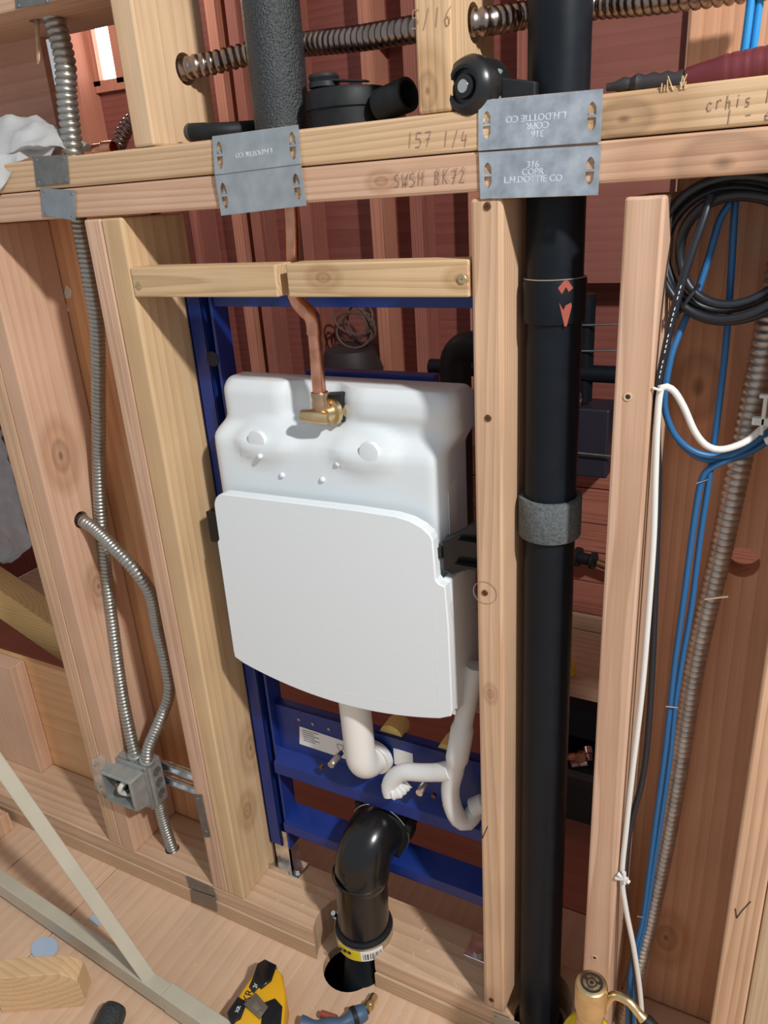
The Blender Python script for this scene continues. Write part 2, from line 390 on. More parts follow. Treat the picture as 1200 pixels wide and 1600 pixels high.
# plates
up_m = wood('X', (.60, .42, .26), .8, 55, ((0.1550, 0.0000, 1.2889)[:3] + (.022,),)); lo_m = wood('X', PINK, .8, 40, ((0.2428, 0.0000, 1.2459)[:3] + (.035,), (-0.0991, 0.0000, 1.2524)[:3] + (.007,)))
VP = (.0755, .0640)                                       # vent stack centre
hv = lambda r=.0345: cyl((VP[0], VP[1], 1.1), (VP[0], VP[1], 1.5), r, 32)
hi_ = lambda: cyl((-.2585, .060, 1.1), (-.2585, .060, 1.5), .0365, 28)
hc = lambda: cyl((-.629, .06, 1.1), (-.629, .06, 1.5), .0155, 20)
o = add('top_plate', box(-1.7, .95, 0, D, PZ + .0385, PZ + .076, .003), up_m, wall); cut(o, [hv(), hi_(), hc()])
o = add('top_plate', box(-1.7, .95, .001, D, PZ, PZ + .0375, .003), lo_m, wall); cut(o, [hv(), hi_(), hc()])
sole = wood('X', (.60, .41, .275), .84, 30, tag='s'); sole2 = wood('X', (.54, .38, .245), .85, 50, tag='s2')
notch = lambda: cyl((-.268, .036, -.1), (-.268, .036, .1), .073, 28)
hs = lambda: cyl((-0.7142, 0.0451, -0.0050), (-0.5438, -0.0941, 0.2000), .015, 20)
def downhole(p, r): return cyl((p[0], p[1], -.1), (p[0], p[1], .1), r, 20)
HB = (-0.7076, 0.0409, 0.0000)
hv2 = lambda: cyl((.0755, .050, -.1), (.0755, .050, .1), .058, 28)
o = add('sole_plate', box(-2.2, .95, .001, D, -.0375, 0, .003), sole, wall); cut(o, [notch(), downhole(HB, .015), hv2()])
o = add('sole_plate', box(-2.2, .95, -.001, D, FZ, -.0385, .003), sole2, wall); cut(o, [notch(), hv2()])
# studs above the plate
U0 = PZ + .0765
o = stud(-.444, -.410, -.444, -.410, U0, 1.75, wood('Z', (.62, .44, .28), .9, 20, tag='u1')); hole(o, (-0.4100, 0.0786, 1.4011), (1, 0, 0), .0185)
o = stud(-.051, -.0135, -.0515, -.0135, U0, 1.75, wood('Z', (.62, .43, .26), .8, 40, ((-0.0401, 0.0000, 1.3323)[:3] + (.014,),), tag='u2')); hole(o, (-0.0135, 0.0632, 1.3952), (1, 0, 0), .0185)
add('header', box(-1.7, -.4445, 0, .15, 1.4815, 1.52, .003), wood('X', PINK, .85, 30, tag='h'), wall)
o = [x for x in C.objects if x.name == 'header'][0]; cut(o, [cyl((-.630, .062, 1.4), (-.630, .062, 1.6), .0155, 20)])
bm = NB(); a_, b_ = Vector((-0.6374, 0.0600, 1.4800)), Vector((-0.6158, 0.0300, 1.4267))
quadbox(bm, [b_ + Vector(q) for q in ((-.002, 0, 0), (.002, 0, .004), (.002, .002, .004), (-.002, .002, 0))] + [a_ + Vector(q) for q in ((-.0035, 0, .006), (.0035, 0, .006), (.0035, .004, .006), (-.0035, .004, .006))])
add('hanging_splinter', bm, wood('Z', (.62, .42, .28), .9, 40, tag='spl'), wall)
# flat blocks above the carrier
bl = wood('X', YEL, .78, 60, ((-0.1831, 0.0000, 1.1529)[:3] + (.009,), (-0.0075, 0.0000, 1.1497)[:3] + (.008,)), tag='bl')
add('blocking', box(-.4885, -.2505, 0, .038, 1.1305, 1.169, .002), bl, wall)
add('blocking', box(-.2350, .0005, 0, .038, 1.1305, 1.1695, .002), bl, wall)
# sheathing on the far side of the left bays
panel_o = wood('Z', ORG, .85, 14, tag='po')
add('sheathing_panel', box(-.93, -.545, D + .001, D + .013, -.02, PZ + .02), panel_o, wall)
add('sheathing_panel', box(-1.9, -.933, D + .001, D + .013, -.02, .30), wood('X', (.68, .41, .21), .92, 14, tag='po2'), wall)
add('sheathing_panel', box(-1.6, -.712, D + .001, D + .013, 1.27, 1.75), wood('X', (.56, .31, .22), .9, 14, tag='po3'), wall)
plaster = plain('dried_plaster', (.66, .56, .47), .85); rs = random.Random(11)
for p, ra, rb in (((-0.7627, 0.1240, 1.1200), .010, .014), ((-0.7856, 0.1240, 1.0959), .018, .011), ((-0.7903, 0.1240, 1.1387), .004, .012)):
    add('plaster_smear', prism(NB(), [(p[0] + math.cos(a) * ra * rs.uniform(.6, 1.1), D + .0008, p[2] + math.sin(a) * rb * rs.uniform(.6, 1.1)) for a in [2 * PI * k / 14 for k in range(14)]], (0, -.0012, 0)), plaster, wall)
add('cleat', box(-1.42, -1.165, .088, D, 0.001, .30, .002), wood('Z', PINK, .85, 40, tag='cl'), wall)
bm = NB(); p0 = Vector((-1.60, .19, .50)); p1 = Vector((-.99, .19, .26))
d = (p1 - p0).normalized(); n = Vector((-d.z, 0, d.x)) * .045
quadbox(bm, [p0 - n, p1 - n, p1 - n + Vector((0, .06, 0)), p0 - n + Vector((0, .06, 0)), p0 + n, p1 + n, p1 + n + Vector((0, .06, 0)), p0 + n + Vector((0, .06, 0))], .002)
add('brace', bm, wood('X', (.62, .42, .18), .85, 40, tag='br'), wall)
# screws and nails in the studs
for p in ((0.0225, 0.0000, 1.2214), (0.0206, 0.0000, 0.9974), (0.0137, 0.0000, 0.7710), (0.0147, 0.0000, 0.0218)):
    add('screw', screw_bm((p[0], -.0005, p[2]), r=.0042), rust, wall)
for p in ((0.1730, 0.0000, 1.0310), (0.1731, -0.0000, 0.2066)):
    add('nail_hole', lathe(NB(), (p[0], -.0003, p[2]), (0, -1, 0), [(0, .0048), (.0006, .0044), (.0006, .0028), (0, .0024)], 14, False), plain('torn_wood_fibre', (.62, .42, .26), .8), wall)
    add('nail_hole', lathe(NB(), (p[0], -.0002, p[2]), (0, -1, 0), [(0, .0028), (.0004, .0026)], 12), ink, wall)
add('screw', screw_bm((-0.0071, -0.0010, 1.1498), r=.005), brass, wall)
add('screw', screw_bm((-0.4762, -0.0010, 1.1461), r=.005), brass, wall)
# crack ring round the nail in the middle stud, check marks, pencil notes
bm = NB(); c0 = (0.0137, 0.0000, 0.7710); stroke(bm, [(c0[0] + .0155 * math.cos(a), c0[2] + .0155 * math.sin(a)) for a in [2 * PI * k / 26 for k in range(27)]], .0007)
add('ring_mark', bm, pencil, wall)
def tick(ps): add('check_mark', stroke(NB(), [(p[0], p[2]) for p in ps], .0011), ink, wall)
tick([(0.0016, 0.0000, 0.3830), (0.0043, 0.0000, 0.3621), (0.0125, 0.0000, 0.3886)])
tick([(0.3407, 0.0000, 0.3868), (0.3437, 0.0000, 0.3716), (0.3487, 0.0000, 0.3874), (0.3561, 0.0000, 0.4063)])
GL = {'5': [((.8, 1), (.2, 1), (.15, .58), (.6, .6), (.8, .35), (.6, .03), (.12, .05))], '/': [((.7, 1.05), (.3, -.05))], '1': [((.5, 1), (.48, 0))],
      '6': [((.75, 1), (.35, .7), (.2, .3), (.4, 0), (.7, .1), (.7, .4), (.4, .5), (.22, .3))], '7': [((.15, .95), (.8, 1), (.45, 0)), ((.3, .5), (.75, .5))], '4': [((.35, 1), (.2, .45), (.85, .45)), ((.7, .8), (.66, 0))],
      '2': [((.2, .8), (.45, 1), (.75, .75), (.2, .05), (.85, .02))], '-': [((.2, .5), (.8, .5))], 'c': [((.8, .55), (.4, .65), (.2, .3), (.4, 0), (.8, .1))], 'r': [((.3, .65), (.3, 0)), ((.3, .45), (.5, .65), (.8, .62))],
      'h': [((.3, 1), (.28, 0)), ((.28, .4), (.55, .6), (.7, .4), (.7, 0))], 'i': [((.5, .6), (.5, 0)), ((.5, .8), (.52, .86))], 's': [((.75, .6), (.35, .6), (.35, .35), (.7, .28), (.65, .02), (.25, .03))],
      'e': [((.2, .3), (.75, .35), (.55, .62), (.25, .4), (.3, .05), (.75, .05))], 'x': [((.2, .6), (.8, 0)), ((.75, .62), (.2, 0))], 'S': [((.8, .95), (.3, .95), (.25, .6), (.75, .45), (.7, .05), (.2, .05))],
      'W': [((.1, 1), (.3, 0), (.5, .6), (.7, 0), (.9, 1))], 'H': [((.2, 1), (.2, 0)), ((.8, 1), (.8, 0)), ((.2, .5), (.8, .5))], 'B': [((.25, 0), (.25, 1), (.7, .9), (.6, .55), (.25, .52), (.75, .4), (.7, .05), (.25, 0))], 'K': [((.25, 1), (.25, 0)), ((.8, 1), (.28, .5), (.85, 0))]}
def note(s, size, p, ang=0.0, wdt=.0008):
    bm = NB(); adv = size * .72; x0 = p[0] - adv * len(s) / 2; rs_ = random.Random(len(s))
    for k, ch in enumerate(s):
        dz = rs_.uniform(-.06, .06) * size
        for st in GL.get(ch, ()):
            q = []
            for a, b in st:
                u = x0 + k * adv + (a + .12 * b) * size * .62 - p[0]; v = (b - .5) * size + dz
                q.append((p[0] + u * math.cos(ang) - v * math.sin(ang), p[2] + u * math.sin(ang) + v * math.cos(ang)))
            stroke(bm, q, wdt)
    add('pencil_note', bm, pencil, wall)
note('5/16', .016, (-0.0325, 0.0000, 1.3946), -.05)
note('157 1/4', .014, (-0.0313, 0.0000, 1.2880), -.06)
note('SW5H BK72', .013, (-0.0407, 0.0000, 1.2531), .0)
note('crhis 12', .0105, (0.2542, 0.0000, 1.2949), .03)
note('1 - ex', .0105, (0.2634, 0.0000, 1.2828), .03)
# sawdust and splinters left on the floor and sole plate
bm = NB(); rs = random.Random(3)
for k in range(170):
    if k % 4: x, y, zz = rs.uniform(-1.05, -.02), rs.uniform(-.28, -.012), FZ + .0005
    else: x, y, zz = rs.uniform(-.47, -.36) if k % 8 else rs.uniform(-.18, -.02), rs.uniform(.01, .11), .0006
    if (x + .262) ** 2 + (y - .03) ** 2 < .0064: continue
    a = rs.uniform(0, PI); l = rs.uniform(.001, .005); h = rs.uniform(.0004, .0011)
    u = Vector((math.cos(a), math.sin(a), 0)) * l; v = Vector((-math.sin(a), math.cos(a), 0)) * h; p = Vector((x, y, zz))
    prism(bm, [p - u - v, p + u - v, p + u + v, p - u + v], (0, 0, .0006))
o = add('sawdust', bm, plain('wood_shavings', (.72, .55, .36), .8)); o['kind'] = 'stuff'; tag(o, 'pale wood shavings and sawdust scattered over the plywood floor and sole plate', 'sawdust')

# ------------------------------------------------------------------ nail plates
def nail_plate(label, corners, mat, slots=2, stamp=None, flip=False, y=-.0004, crease=False, group='nail plates on the framing', dark=False):
    P = [Vector((p[0], y, p[2])) for p in corners]                # tl, tr, br, bl
    c = sum(P, Vector()) / 4
    t = thing('nail_plate', label, 'nail plate', (c.x, y, c.z), group)
    bm = NB()
    if crease:
        ml, mr_ = P[3].lerp(P[0], .52) + Vector((0, -.0030, 0)), P[2].lerp(P[1], .52) + Vector((0, -.0030, 0)); th_ = Vector((0, -.0014, 0))
        F = [bm.verts.new(q) for q in (P[0], P[1], mr_, P[2], P[3], ml)]; G_ = [bm.verts.new(q + th_) for q in (P[0], P[1], mr_, P[2], P[3], ml)]
        for f_ in ((0, 1, 2, 5), (5, 2, 3, 4)): bm.faces.new([G_[k] for k in f_]); bm.faces.new([F[k] for k in f_[::-1]])
        for k in range(6): bm.faces.new((F[k], F[(k + 1) % 6], G_[(k + 1) % 6], G_[k]))
    else: prism(bm, P, (0, -.0014, 0), .0004, 1)
    o = add('plate', bm, mat, t)
    r = ((P[1] - P[0]) + (P[2] - P[3])).normalized(); u = ((P[0] - P[3]) + (P[1] - P[2])).normalized()
    W_ = ((P[1] - P[0]).length + (P[2] - P[3]).length) / 2; H_ = ((P[0] - P[3]).length + (P[1] - P[2]).length) / 2
    def at(a, b): return (P[3] * (1 - a) + P[2] * a) * (1 - b) + (P[0] * (1 - a) + P[1] * a) * b
    big = W_ > .07
    if big:
        rows = ((.5, .92),) if not crease else ((.55, .46),)
        spans = [(.22, .78)] if not crease else [(.08, .42), (.58, .93)]
        cutters = []
        for lo, hi in spans:
            for a in (.075, .925):
                wdt = .032 if not crease else .035
                mid = (lo + hi) / 2; k = (hi - lo)
                for s0, s1 in ((lo, mid - .03 * k), (mid + .05 * k, hi)):
                    tip, base = (s0, s1) if s0 == lo else (s1, s0)
                    q = [at(a - wdt, base), at(a + wdt, base), at(a + wdt, base * .45 + tip * .55), at(a + wdt * .55, base * .15 + tip * .85), at(a, tip), at(a - wdt * .55, base * .15 + tip * .85), at(a - wdt, base * .45 + tip * .55)]
                    cb = NB(); prism(cb, [v + Vector((0, .004, 0)) for v in q], (0, -.014, 0)); cutters.append(cb)
                    if s0 != lo:                                    # bent prong inside the upper slot
                        pb = NB(); e = [at(a - wdt * .7, base), at(a + wdt * .7, base), at(a, base * .55 + tip * .45)]
                        prism(pb, [e[0] + Vector((0, -.0007, 0)), e[1] + Vector((0, -.0007, 0)), e[2] + Vector((0, -.0024, 0))], (0, -.0009, 0)); add('prong', pb, mat, t)
        cut(o, cutters)
    else:
        for a in (.1, .9):
            for b in (.12, .88):
                pb = NB(); p = at(a, b) + Vector((0, -.0012, 0)); lathe(pb, p, (0, -1, 0), [(0, .0022), (.0008, .0016)], 10); add('prong', pb, galv_dark, t)
    if crease:
        a_, b_, n_ = at(0, .52), at(1, .52), Vector((0, 0, .0005)); o_ = Vector((0, -.0043, 0))
        cb = NB(); prism(cb, [a_ - n_ + o_, b_ - n_ + o_, b_ + n_ + o_, a_ + n_ + o_], (0, -.0004, 0)); add('crease', cb, galv_dark, t)  # dark strip painted along the bend in place of its shading
    if stamp:
        s = -1 if flip else 1
        for line, (a, b), sz in stamp:
            text('stamped_lettering', line, sz, at(a, b) + Vector((0, -.0014 - (.003 * (1 - abs(b - .52) / .48) if crease else 0), 0)), r * s, u * s, stamp_hi, t, .0005)
    return t
nail_plate('upper of two bright nail plates over the black vent pipe, stamped upside down', [(0.0144, 0.0000, 1.3182), (0.1353, 0.0000, 1.3155), (0.1350, 0.0000, 1.2715), (0.0137, 0.0000, 1.2733)], galv,
           stamp=[('L.H.DOTTIE CO', (.48, .58), .0085), ('COPR', (.50, .42), .0085), ('316', (.50, .26), .0085)], flip=True)
nail_plate('lower of two bright nail plates over the black vent pipe, at head of middle stud', [(0.0143, 0.0000, 1.2720), (0.1357, 0.0000, 1.2693), (0.1346, 0.0000, 1.2256), (0.0150, 0.0000, 1.2285)], galv,
           stamp=[('316', (.46, .68), .0085), ('COPR', (.46, .53), .0085), ('L.H.DOTTIE CO', (.46, .38), .0085)])
nail_plate('large creased grey nail plate spanning both top plates below the foam-covered pipe', [(-0.3178, 0.0000, 1.3144), (-0.1969, 0.0000, 1.3158), (-0.1959, 0.0000, 1.2328), (-0.3202, 0.0000, 1.2273)], plain('matt_galvanised_steel', (.52, .56, .58), .42, .85, .12, 50),
           stamp=[('L.H.DOTTIE CO', (.48, .73), .0075)], flip=True, crease=True)
nail_plate('small dull nail plate on the upper top plate under the vertical conduit', [(-0.6267, 0.0000, 1.3154), (-0.5617, 0.0000, 1.3136), (-0.5676, 0.0000, 1.2790), (-0.6329, 0.0000, 1.2789)], galv_dark, group='small nail plates')
nail_plate('small grey nail plate on the lower top plate, tilted below another one', [(-0.6259, 0.0000, 1.2769), (-0.5597, -0.0000, 1.2691), (-0.5711, 0.0000, 1.2318), (-0.6326, -0.0000, 1.2418)], plain('mid_galvanised_steel', (.36, .39, .41), .42, .85, .12, 50), group='small nail plates')
nail_plate('small nail plate on the high header at the top left corner', [(-0.5942, 0.0000, 1.5061), (-0.5332, 0.0000, 1.4994), (-0.5375, -0.0000, 1.4796), (-0.6005, -0.0000, 1.4826)], galv_dark, group='small nail plates')
nail_plate('small nail plate on upper sole plate below the left studs, upper of a pair', [(-0.6340, 0.0000, -0.0013), (-0.5667, 0.0000, -0.0014), (-0.5620, 0.0000, -0.0233), (-0.6301, 0.0000, -0.0310)], galv_dark, group='small nail plates')
nail_plate('brownish small nail plate on lower sole plate, lower of a pair', [(-0.6283, -0.0010, -0.0344), (-0.5614, -0.0010, -0.0246), (-0.5650, -0.0010, -0.0658), (-0.6322, -0.0010, -0.0701)], plain('brown_dull_steel', (.26, .22, .18), .5, .7, .12, 50), group='small nail plates', y=-.0015)
nail_plate('cream nail plate on the floor plate at the foot of middle stud', [(0.0177, 0.0000, -0.0056), (0.0622, 0.0000, -0.0026), (0.0657, 0.0000, -0.0440), (0.0196, 0.0000, -0.0534)], plain('cream_steel', (.52, .46, .34), .5, .3), group='small nail plates')

# ------------------------------------------------------------------ vent stack
t = thing('vent_pipe', 'tall black plastic vent pipe running down through the wall beside the middle stud', 'pipe', (VP[0], VP[1], FZ))
vx, vy = VP
pb = NB(); prof = [(0, .0305), (.004, .0325), (.55, .0325)]
lathe(pb, (vx, vy, FZ - .10), (0, 0, 1), [(0, .035), (.075, .035), (.085, .0335), (.15, .033), (1.1, .0315), (1.78, .0308)], 40); add('pipe', pb, blackp, t, True)
za, zb = (0.0811, 0.0320, 1.0969)[2], (0.0802, 0.0320, 1.1425)[2]
cp = add('coupling', lathe(NB(), (vx, vy, za), (0, 0, 1), [(0, .0325), (0, .0345), (.004, .0352), (zb - za - .003, .0352), (zb - za, .0345), (zb - za, .032)], 40, False), blackp, t, True)
add('cement_ring', lathe(NB(), (vx, vy, zb - .0003), (0, 0, 1), [(0, .0315), (.0012, .0345), (.002, .0318)], 40, False), plain('tan_cement', (.30, .25, .19), .5), t, True, label='tan cement ring on top of the coupling')
def on_pipe(px, r):                                       # small print wrapped on the coupling: (angle, height) pairs
    return (vx + r * math.sin(px[0]), vy - r * math.cos(px[0]), px[1])
mk = NB(); zc = (za + zb) / 2
for q in ([(.30, .0135), (.42, .0195), (.50, .0195), (.62, .0125), (.52, .0095), (.46, .014), (.38, .008)], [(.33, .001), (.42, -.006), (.46, -.002), (.58, .0), (.60, -.003), (.50, -.020), (.45, -.0205)]):
    f_ = lambda a, b: ((a - .46) * 1.5 + .62, zc + b * 1.2)
    base = [on_pipe(f_(a, b), .0353) for a, b in q]; out = [on_pipe(f_(a, b), .0357) for a, b in q]
    vs = [mk.verts.new(p) for p in out]; vb = [mk.verts.new(p) for p in base]
    mk.faces.new(vs)
    for i in range(len(q)): mk.faces.new((vs[i], vb[i], vb[(i + 1) % len(q)], vs[(i + 1) % len(q)]))
add('printed_mark', mk, orangep, cp, label='worn orange diamond mark')
fz0, fz1 = (0.0836, 0.0280, 0.8353)[2], (0.0826, 0.0280, 0.8870)[2]
add('felt_wrap', lathe(NB(), (vx, vy, fz0), (0, 0, 1), [(0, .032), (0, .0375), (.002, .0385), (fz1 - fz0 - .002, .0385), (fz1 - fz0, .0375), (fz1 - fz0, .032)], 40, False), felt, t, True, label='grey felt strip wrapped round the pipe')

# ------------------------------------------------------------------ copper supply with foam sleeve and stop valve
t = thing('copper_water_pipe', 'copper supply pipe in a black foam sleeve dropping to the brass stop on the tank', 'pipe', (-.2585, .06, .97))
fo = NB(); lathe(fo, (-.2585, .060, U0 + .0), (0, 0, 1), [(0, .0335), (.48, .0335)], 40); add('foam_sleeve', fo, foam, t, True)
a1, a2, a3, a4, a5 = (-0.2537, 0.0520, 1.2268), (-0.2618, 0.0520, 1.1429), (-0.2611, 0.0520, 1.1254), (-0.2359, 0.0500, 1.0952), (-0.2347, 0.0470, 1.0018)
add('copper_tube', tube(NB(), catmull([(a1[0], .052, 1.32), a1, a2], .02), .0092, 18), copper, t, True)
add('elbow', tube(NB(), catmull([a2, a3, (-0.2538, 0.0520, 1.1125), (-0.2425, 0.0510, 1.1030)], .006), .0106, 18), copper, t, True)
add('elbow', tube(NB(), catmull([(-0.2478, 0.0510, 1.1078), (-0.2397, 0.0510, 1.1015), (-0.2354, 0.0500, 1.0911), (-0.2360, 0.0500, 1.0772)], .005), .0107, 18), copper, t, True)
add('copper_tube', tube(NB(), catmull([(-0.2356, 0.0500, 1.0805), a5, (-0.2348, 0.0460, 0.9864)], .02), .0092, 18), copper, t, True)
vb = thing('valve', None, None, a5); vb.parent = t; vb.location = Vector(a5) - W[t.name]
V0 = Vector((-0.2339, 0.0460, 0.9767))
b_ = NB(); lathe(b_, V0 + Vector((0, 0, -.008)), (0, 0, 1), [(0, .008), (.004, .0115), (.018, .0125), (.024, .0112), (.030, .0125), (.033, .0115)], 20); add('valve_body', b_, plain('dull_brass', (.52, .36, .24), .35, 1.0, .15, 60), vb, True)
b_ = NB(); lathe(b_, V0 + Vector((.006, .004, -.004)), (.35, 1, 0), [(-.006, .011), (.004, .013), (.006, .019), (.012, .019), (.014, .0165), (.03, .016)], 24); add('valve_nut', b_, brass, vb, True)
hb = NB(); tube(hb, catmull([V0 + Vector((.014, -.006, -.008)), V0 + Vector((-.006, -.010, -.006)), V0 + Vector((-.024, -.010, -.006))], .004), lambda i, s: .0095 - .05 * abs(s - .019), 14); add('valve_handle', hb, brass, vb, True)
add('handle_screw', lathe(NB(), V0 + Vector((-.021, -.0165, -.005)), (0, -1, 0), [(0, .0024), (.0012, .0018)], 10), rust, vb)

# ------------------------------------------------------------------ cistern
t = thing('toilet_cistern', 'white plastic toilet tank hung between the studs on a blue frame', 'cistern', (-.24, .08, .52))
def sm(a, b, x):
    x = min(1, max(0, (x - a) / (b - a))); return x * x * (3 - 2 * x)
XL, XR = -.436, -.058
def tank_front(x, z):
    y = .043
    up = sm(.918, .948, z)                               # the upper part steps back
    y += .020 * up
    # raised right shoulder, sunk middle around the valve
    mid = sm(-.315, -.297, x) * (1 - sm(-.222, -.204, x))
    y += .016 * mid * sm(.948, .966, z)
    # two rounded swellings over the step
    for cx_, cz_, rx_, rz_ in ((-.335, .925, .058, .034), (-.172, .925, .058, .034)):
        q = ((x - cx_) / rx_) ** 2 + ((z - cz_) / rz_) ** 2
        y -= .008 * (1 - sm(.35, 1.0, q)) * (1 if z > .90 else sm(.86, .90, z))
    y -= .006 * sm(-.20, -.18, x) * sm(.955, .975, z)
    y += .004 * sm(.985, 1.006, z)
    return y
bm = NB(); rings = []
levels = [.55 + .012 * k for k in range(31)] + [.922 + .005 * k for k in range(14)] + [.991, .994, .997, 1.0, 1.002, 1.004, 1.0052, 1.006]
levels = sorted(set(round(v, 4) for v in levels if v <= 1.006))
NX, NY = 46, 8; rc = .022
for z in levels:
    top = 1 - math.sqrt(max(0, 1 - min(1, max(0, (z - .988) / .018)) ** 2)); s = sm(.925, .955, z)
    x0 = XL + .014 * s + .010 * top; x1 = XR + .013 * s - .014 * top; yb = .122 - .006 * top
    ring = []
    for k in range(NX + 1):
        a = k / NX; a = .5 - .5 * math.cos(PI * a)
        x = x0 + (x1 - x0) * a; e = min(x - x0, x1 - x)
        y = tank_front(x, z) + .006 * top
        if e < rc: y += rc - math.sqrt(max(0, rc * rc - (rc - e) ** 2))
        ring.append(bm.verts.new((x, y, z)))
    yr = ring[-1].co.y
    for k in range(1, NY): ring.append(bm.verts.new((x1, yr + (yb - yr) * k / NY, z)))
    for k in range(NX + 1): ring.append(bm.verts.new((x1 + (x0 - x1) * k / NX, yb, z)))
    yl = ring[0].co.y
    for k in range(NY - 1, 0, -1): ring.append(bm.verts.new((x0, yl + (yb - yl) * k / NY, z)))
    rings.append(ring)
for a, b in zip(rings, rings[1:]):
    n = len(a)
    for k in range(n): bm.faces.new((a[k], a[(k + 1) % n], b[(k + 1) % n], b[k]))
bm.faces.new(rings[0][::-1]); bm.faces.new(rings[-1])
tank = add('tank_body', bm, whitep, t, True, angle=75)
for px in ((-0.3424, 0.0360, 0.9272), (-0.1599, 0.0360, 0.9265)):
    add('boss', lathe(NB(), (px[0], tank_front(px[0], px[2]) + .004, px[2]), (0, -1, 0), [(0, .0148), (.0062, .0148), (.0072, .0140), (.0075, .012)], 32), whitep, tank, True)
for px in ((-0.3382, 0.0410, 0.9049), (-0.3087, 0.0410, 0.8769), (-0.2131, 0.0410, 0.9042), (-0.2407, 0.0410, 0.8779)):
    add('rivet', lathe(NB(), (px[0], tank_front(px[0], px[2]) + .001, px[2]), (0, -1, 0), [(0, .0042), (.002, .0042), (.0038, .0035), (.005, .0016)], 14), whitep, tank, True)
gs = (-0.2294, 0.0600, 0.9760)
add('gasket', prism(NB(), [(-0.2357, 0.0570, 0.9949), (-0.2074, 0.0570, 0.9975), (-0.2081, 0.0570, 0.9587), (-0.2365, 0.0570, 0.9593)], (0, .018, 0), .001), plain('black_gasket', (.01, .01, .01), .6), t)
lb = (-0.0314, 0.0550, 0.8525)
add('side_sticker', prism(NB(), [(XR + .0002, .058, .80), (XR + .0002, .085, .80), (XR + .0002, .085, .885), (XR + .0002, .058, .875)], (.0006, 0, 0)), paper, t)
# styrofoam cover with rounded shoulders
def arc(cx, cz, r, a0, a1, n=6): return [(cx + r * math.cos(math.radians(a0 + (a1 - a0) * k / n)), cz + r * math.sin(math.radians(a0 + (a1 - a0) * k / n))) for k in range(n + 1)]
px0, px1 = -.4205, -.0435
ol = [(-.4275, .558)] + [(-.4285, .57), (-.4265, .70), (-.4255, .765), (-.4215, .770)] + arc(-.396, .823, .0245, 180, 90)
ol += [(-.30, .8495), (-.18, .852), (-.115, .8515), (-.094, .848), (-.077, .841), (-.066, .832), (-.0625, .824), (-.0605, .768), (-.056, .7625)]
ol += [(-.0475, .760), (-.0445, .70), (-.0435, .565), (-.0465, .553)]
nb = 22
for k in range(1, nb):
    a = k / nb; x = -.0465 + (-.4275 + .0465) * a
    ol.append((x, .549 + .006 * a - .030 * (1 - (2 * a - 1) ** 2)))
bm = NB(); a = [bm.verts.new((x, .0165, z)) for x, z in ol]; b = [bm.verts.new((x, .031, z)) for x, z in ol]; n = len(ol)
ff = bm.faces.new(a); bm.faces.new(b[::-1])
for i in range(n): bm.faces.new((a[i], b[i], b[(i + 1) % n], a[(i + 1) % n]))
bmesh.ops.recalc_face_normals(bm, faces=bm.faces[:])
bmesh.ops.inset_region(bm, faces=[ff], thickness=.0018, depth=.0018)
cov = add('cover_panel', bm, eps, t, True, angle=18, label='white styrofoam cover over the lower tank')
cr_ = stroke(NB(), [(-.36 + .296 * k / 14, .5545 - .0155 * math.sin(PI * min(1, .12 + .88 * k / 14)) + .012 * k / 14) for k in range(15)], .0011, .0149)
stroke(cr_, [(-.0640, .568), (-.0648, .65), (-.0655, .745)], .0011, .0149)
add('crease', cr_, eps, cov)
ret = NB(); yb = .115
prism(ret, [(-.0445, .031, .764), (-.0445, yb, .764), (-.0425, yb, .556), (-.0425, .031, .556)], (-.013, 0, 0), .002)
prism(ret, [(-.4285, .031, .764), (-.4285, yb, .764), (-.4285, yb, .556), (-.4285, .031, .556)], (.006, 0, 0), .001)
bx(ret, -.424, -.046, .031, yb, .545, .551)
add('cover_side', ret, eps, cov)
# black hooks that hold the cover
for (x0, x1, zz) in ((-.0565, -.004, (-0.0350, 0.0300, 0.8007)[2]), (-.470, -.4365, (-0.4544, 0.0500, 0.7773)[2])):
    hk = NB(); s = 1 if x0 > -.2 else -1
    if s > 0:
        prism(hk, [(x0, .030, zz + .018), (x0 + .012, .030, zz + .024), (x1, .034, zz + .052), (x1, .034, zz - .012), (x0 + .012, .030, zz - .030), (x0, .030, zz - .026)], (0, .02, 0), .0015)
        bx(hk, x0 - .009, x0, .027, .036, zz - .008, zz + .008, .001); bx(hk, x0 - .011, x0 - .006, .026, .037, zz + .003, zz + .008); bx(hk, x0 - .011, x0 - .006, .026, .037, zz - .010, zz - .005)
        bx(hk, x0 + .02, x1, .020, .030, zz - .012, zz - .008); bx(hk, x0 + .025, x1, .022, .030, zz + .022, zz + .026)
    else:
        bx(hk, x0 + .012, x1, .035, .065, zz - .026, zz + .026, .002); pass
    add('cover_hook', hk, glossb, t)

# ------------------------------------------------------------------ blue carrier frame
t = thing('carrier_frame', 'dark blue steel carrier frame holding the cistern, feet on the sole plate', 'frame', (-.24, .11, 0))
FY = .095
def c_rail(x0, x1, z0, z1):
    bm = NB(); w_ = x1 - x0
    bx(bm, x0, x0 + .030, FY, FY + .003, z0, z1, .0008, 1)          # front web
    bx(bm, x0, x0 + .003, FY, FY + .035, z0, z1)
    bx(bm, x0 + .027, x0 + .030, FY, FY + .014, z0, z1)
    bx(bm, x0 + .044, x1, FY - .001, FY + .032, z0, z1, .0006, 1)   # lip on the other side of the slot
    bx(bm, x0, x1, FY + .032, FY + .035, z0, z1)
    return bm
for x0, x1 in ((-.4855, -.4365), (-.0365, .0005)):
    if x0 < -.3:
        r_ = add('rail', c_rail(x0, x1, .062, 1.122), blue, t)
    else:
        r_ = add('rail', box(x0 - .011, x0 + .0365, FY + .033, FY + .06, .062, 1.122, .001), blue, t)
lt = NB()
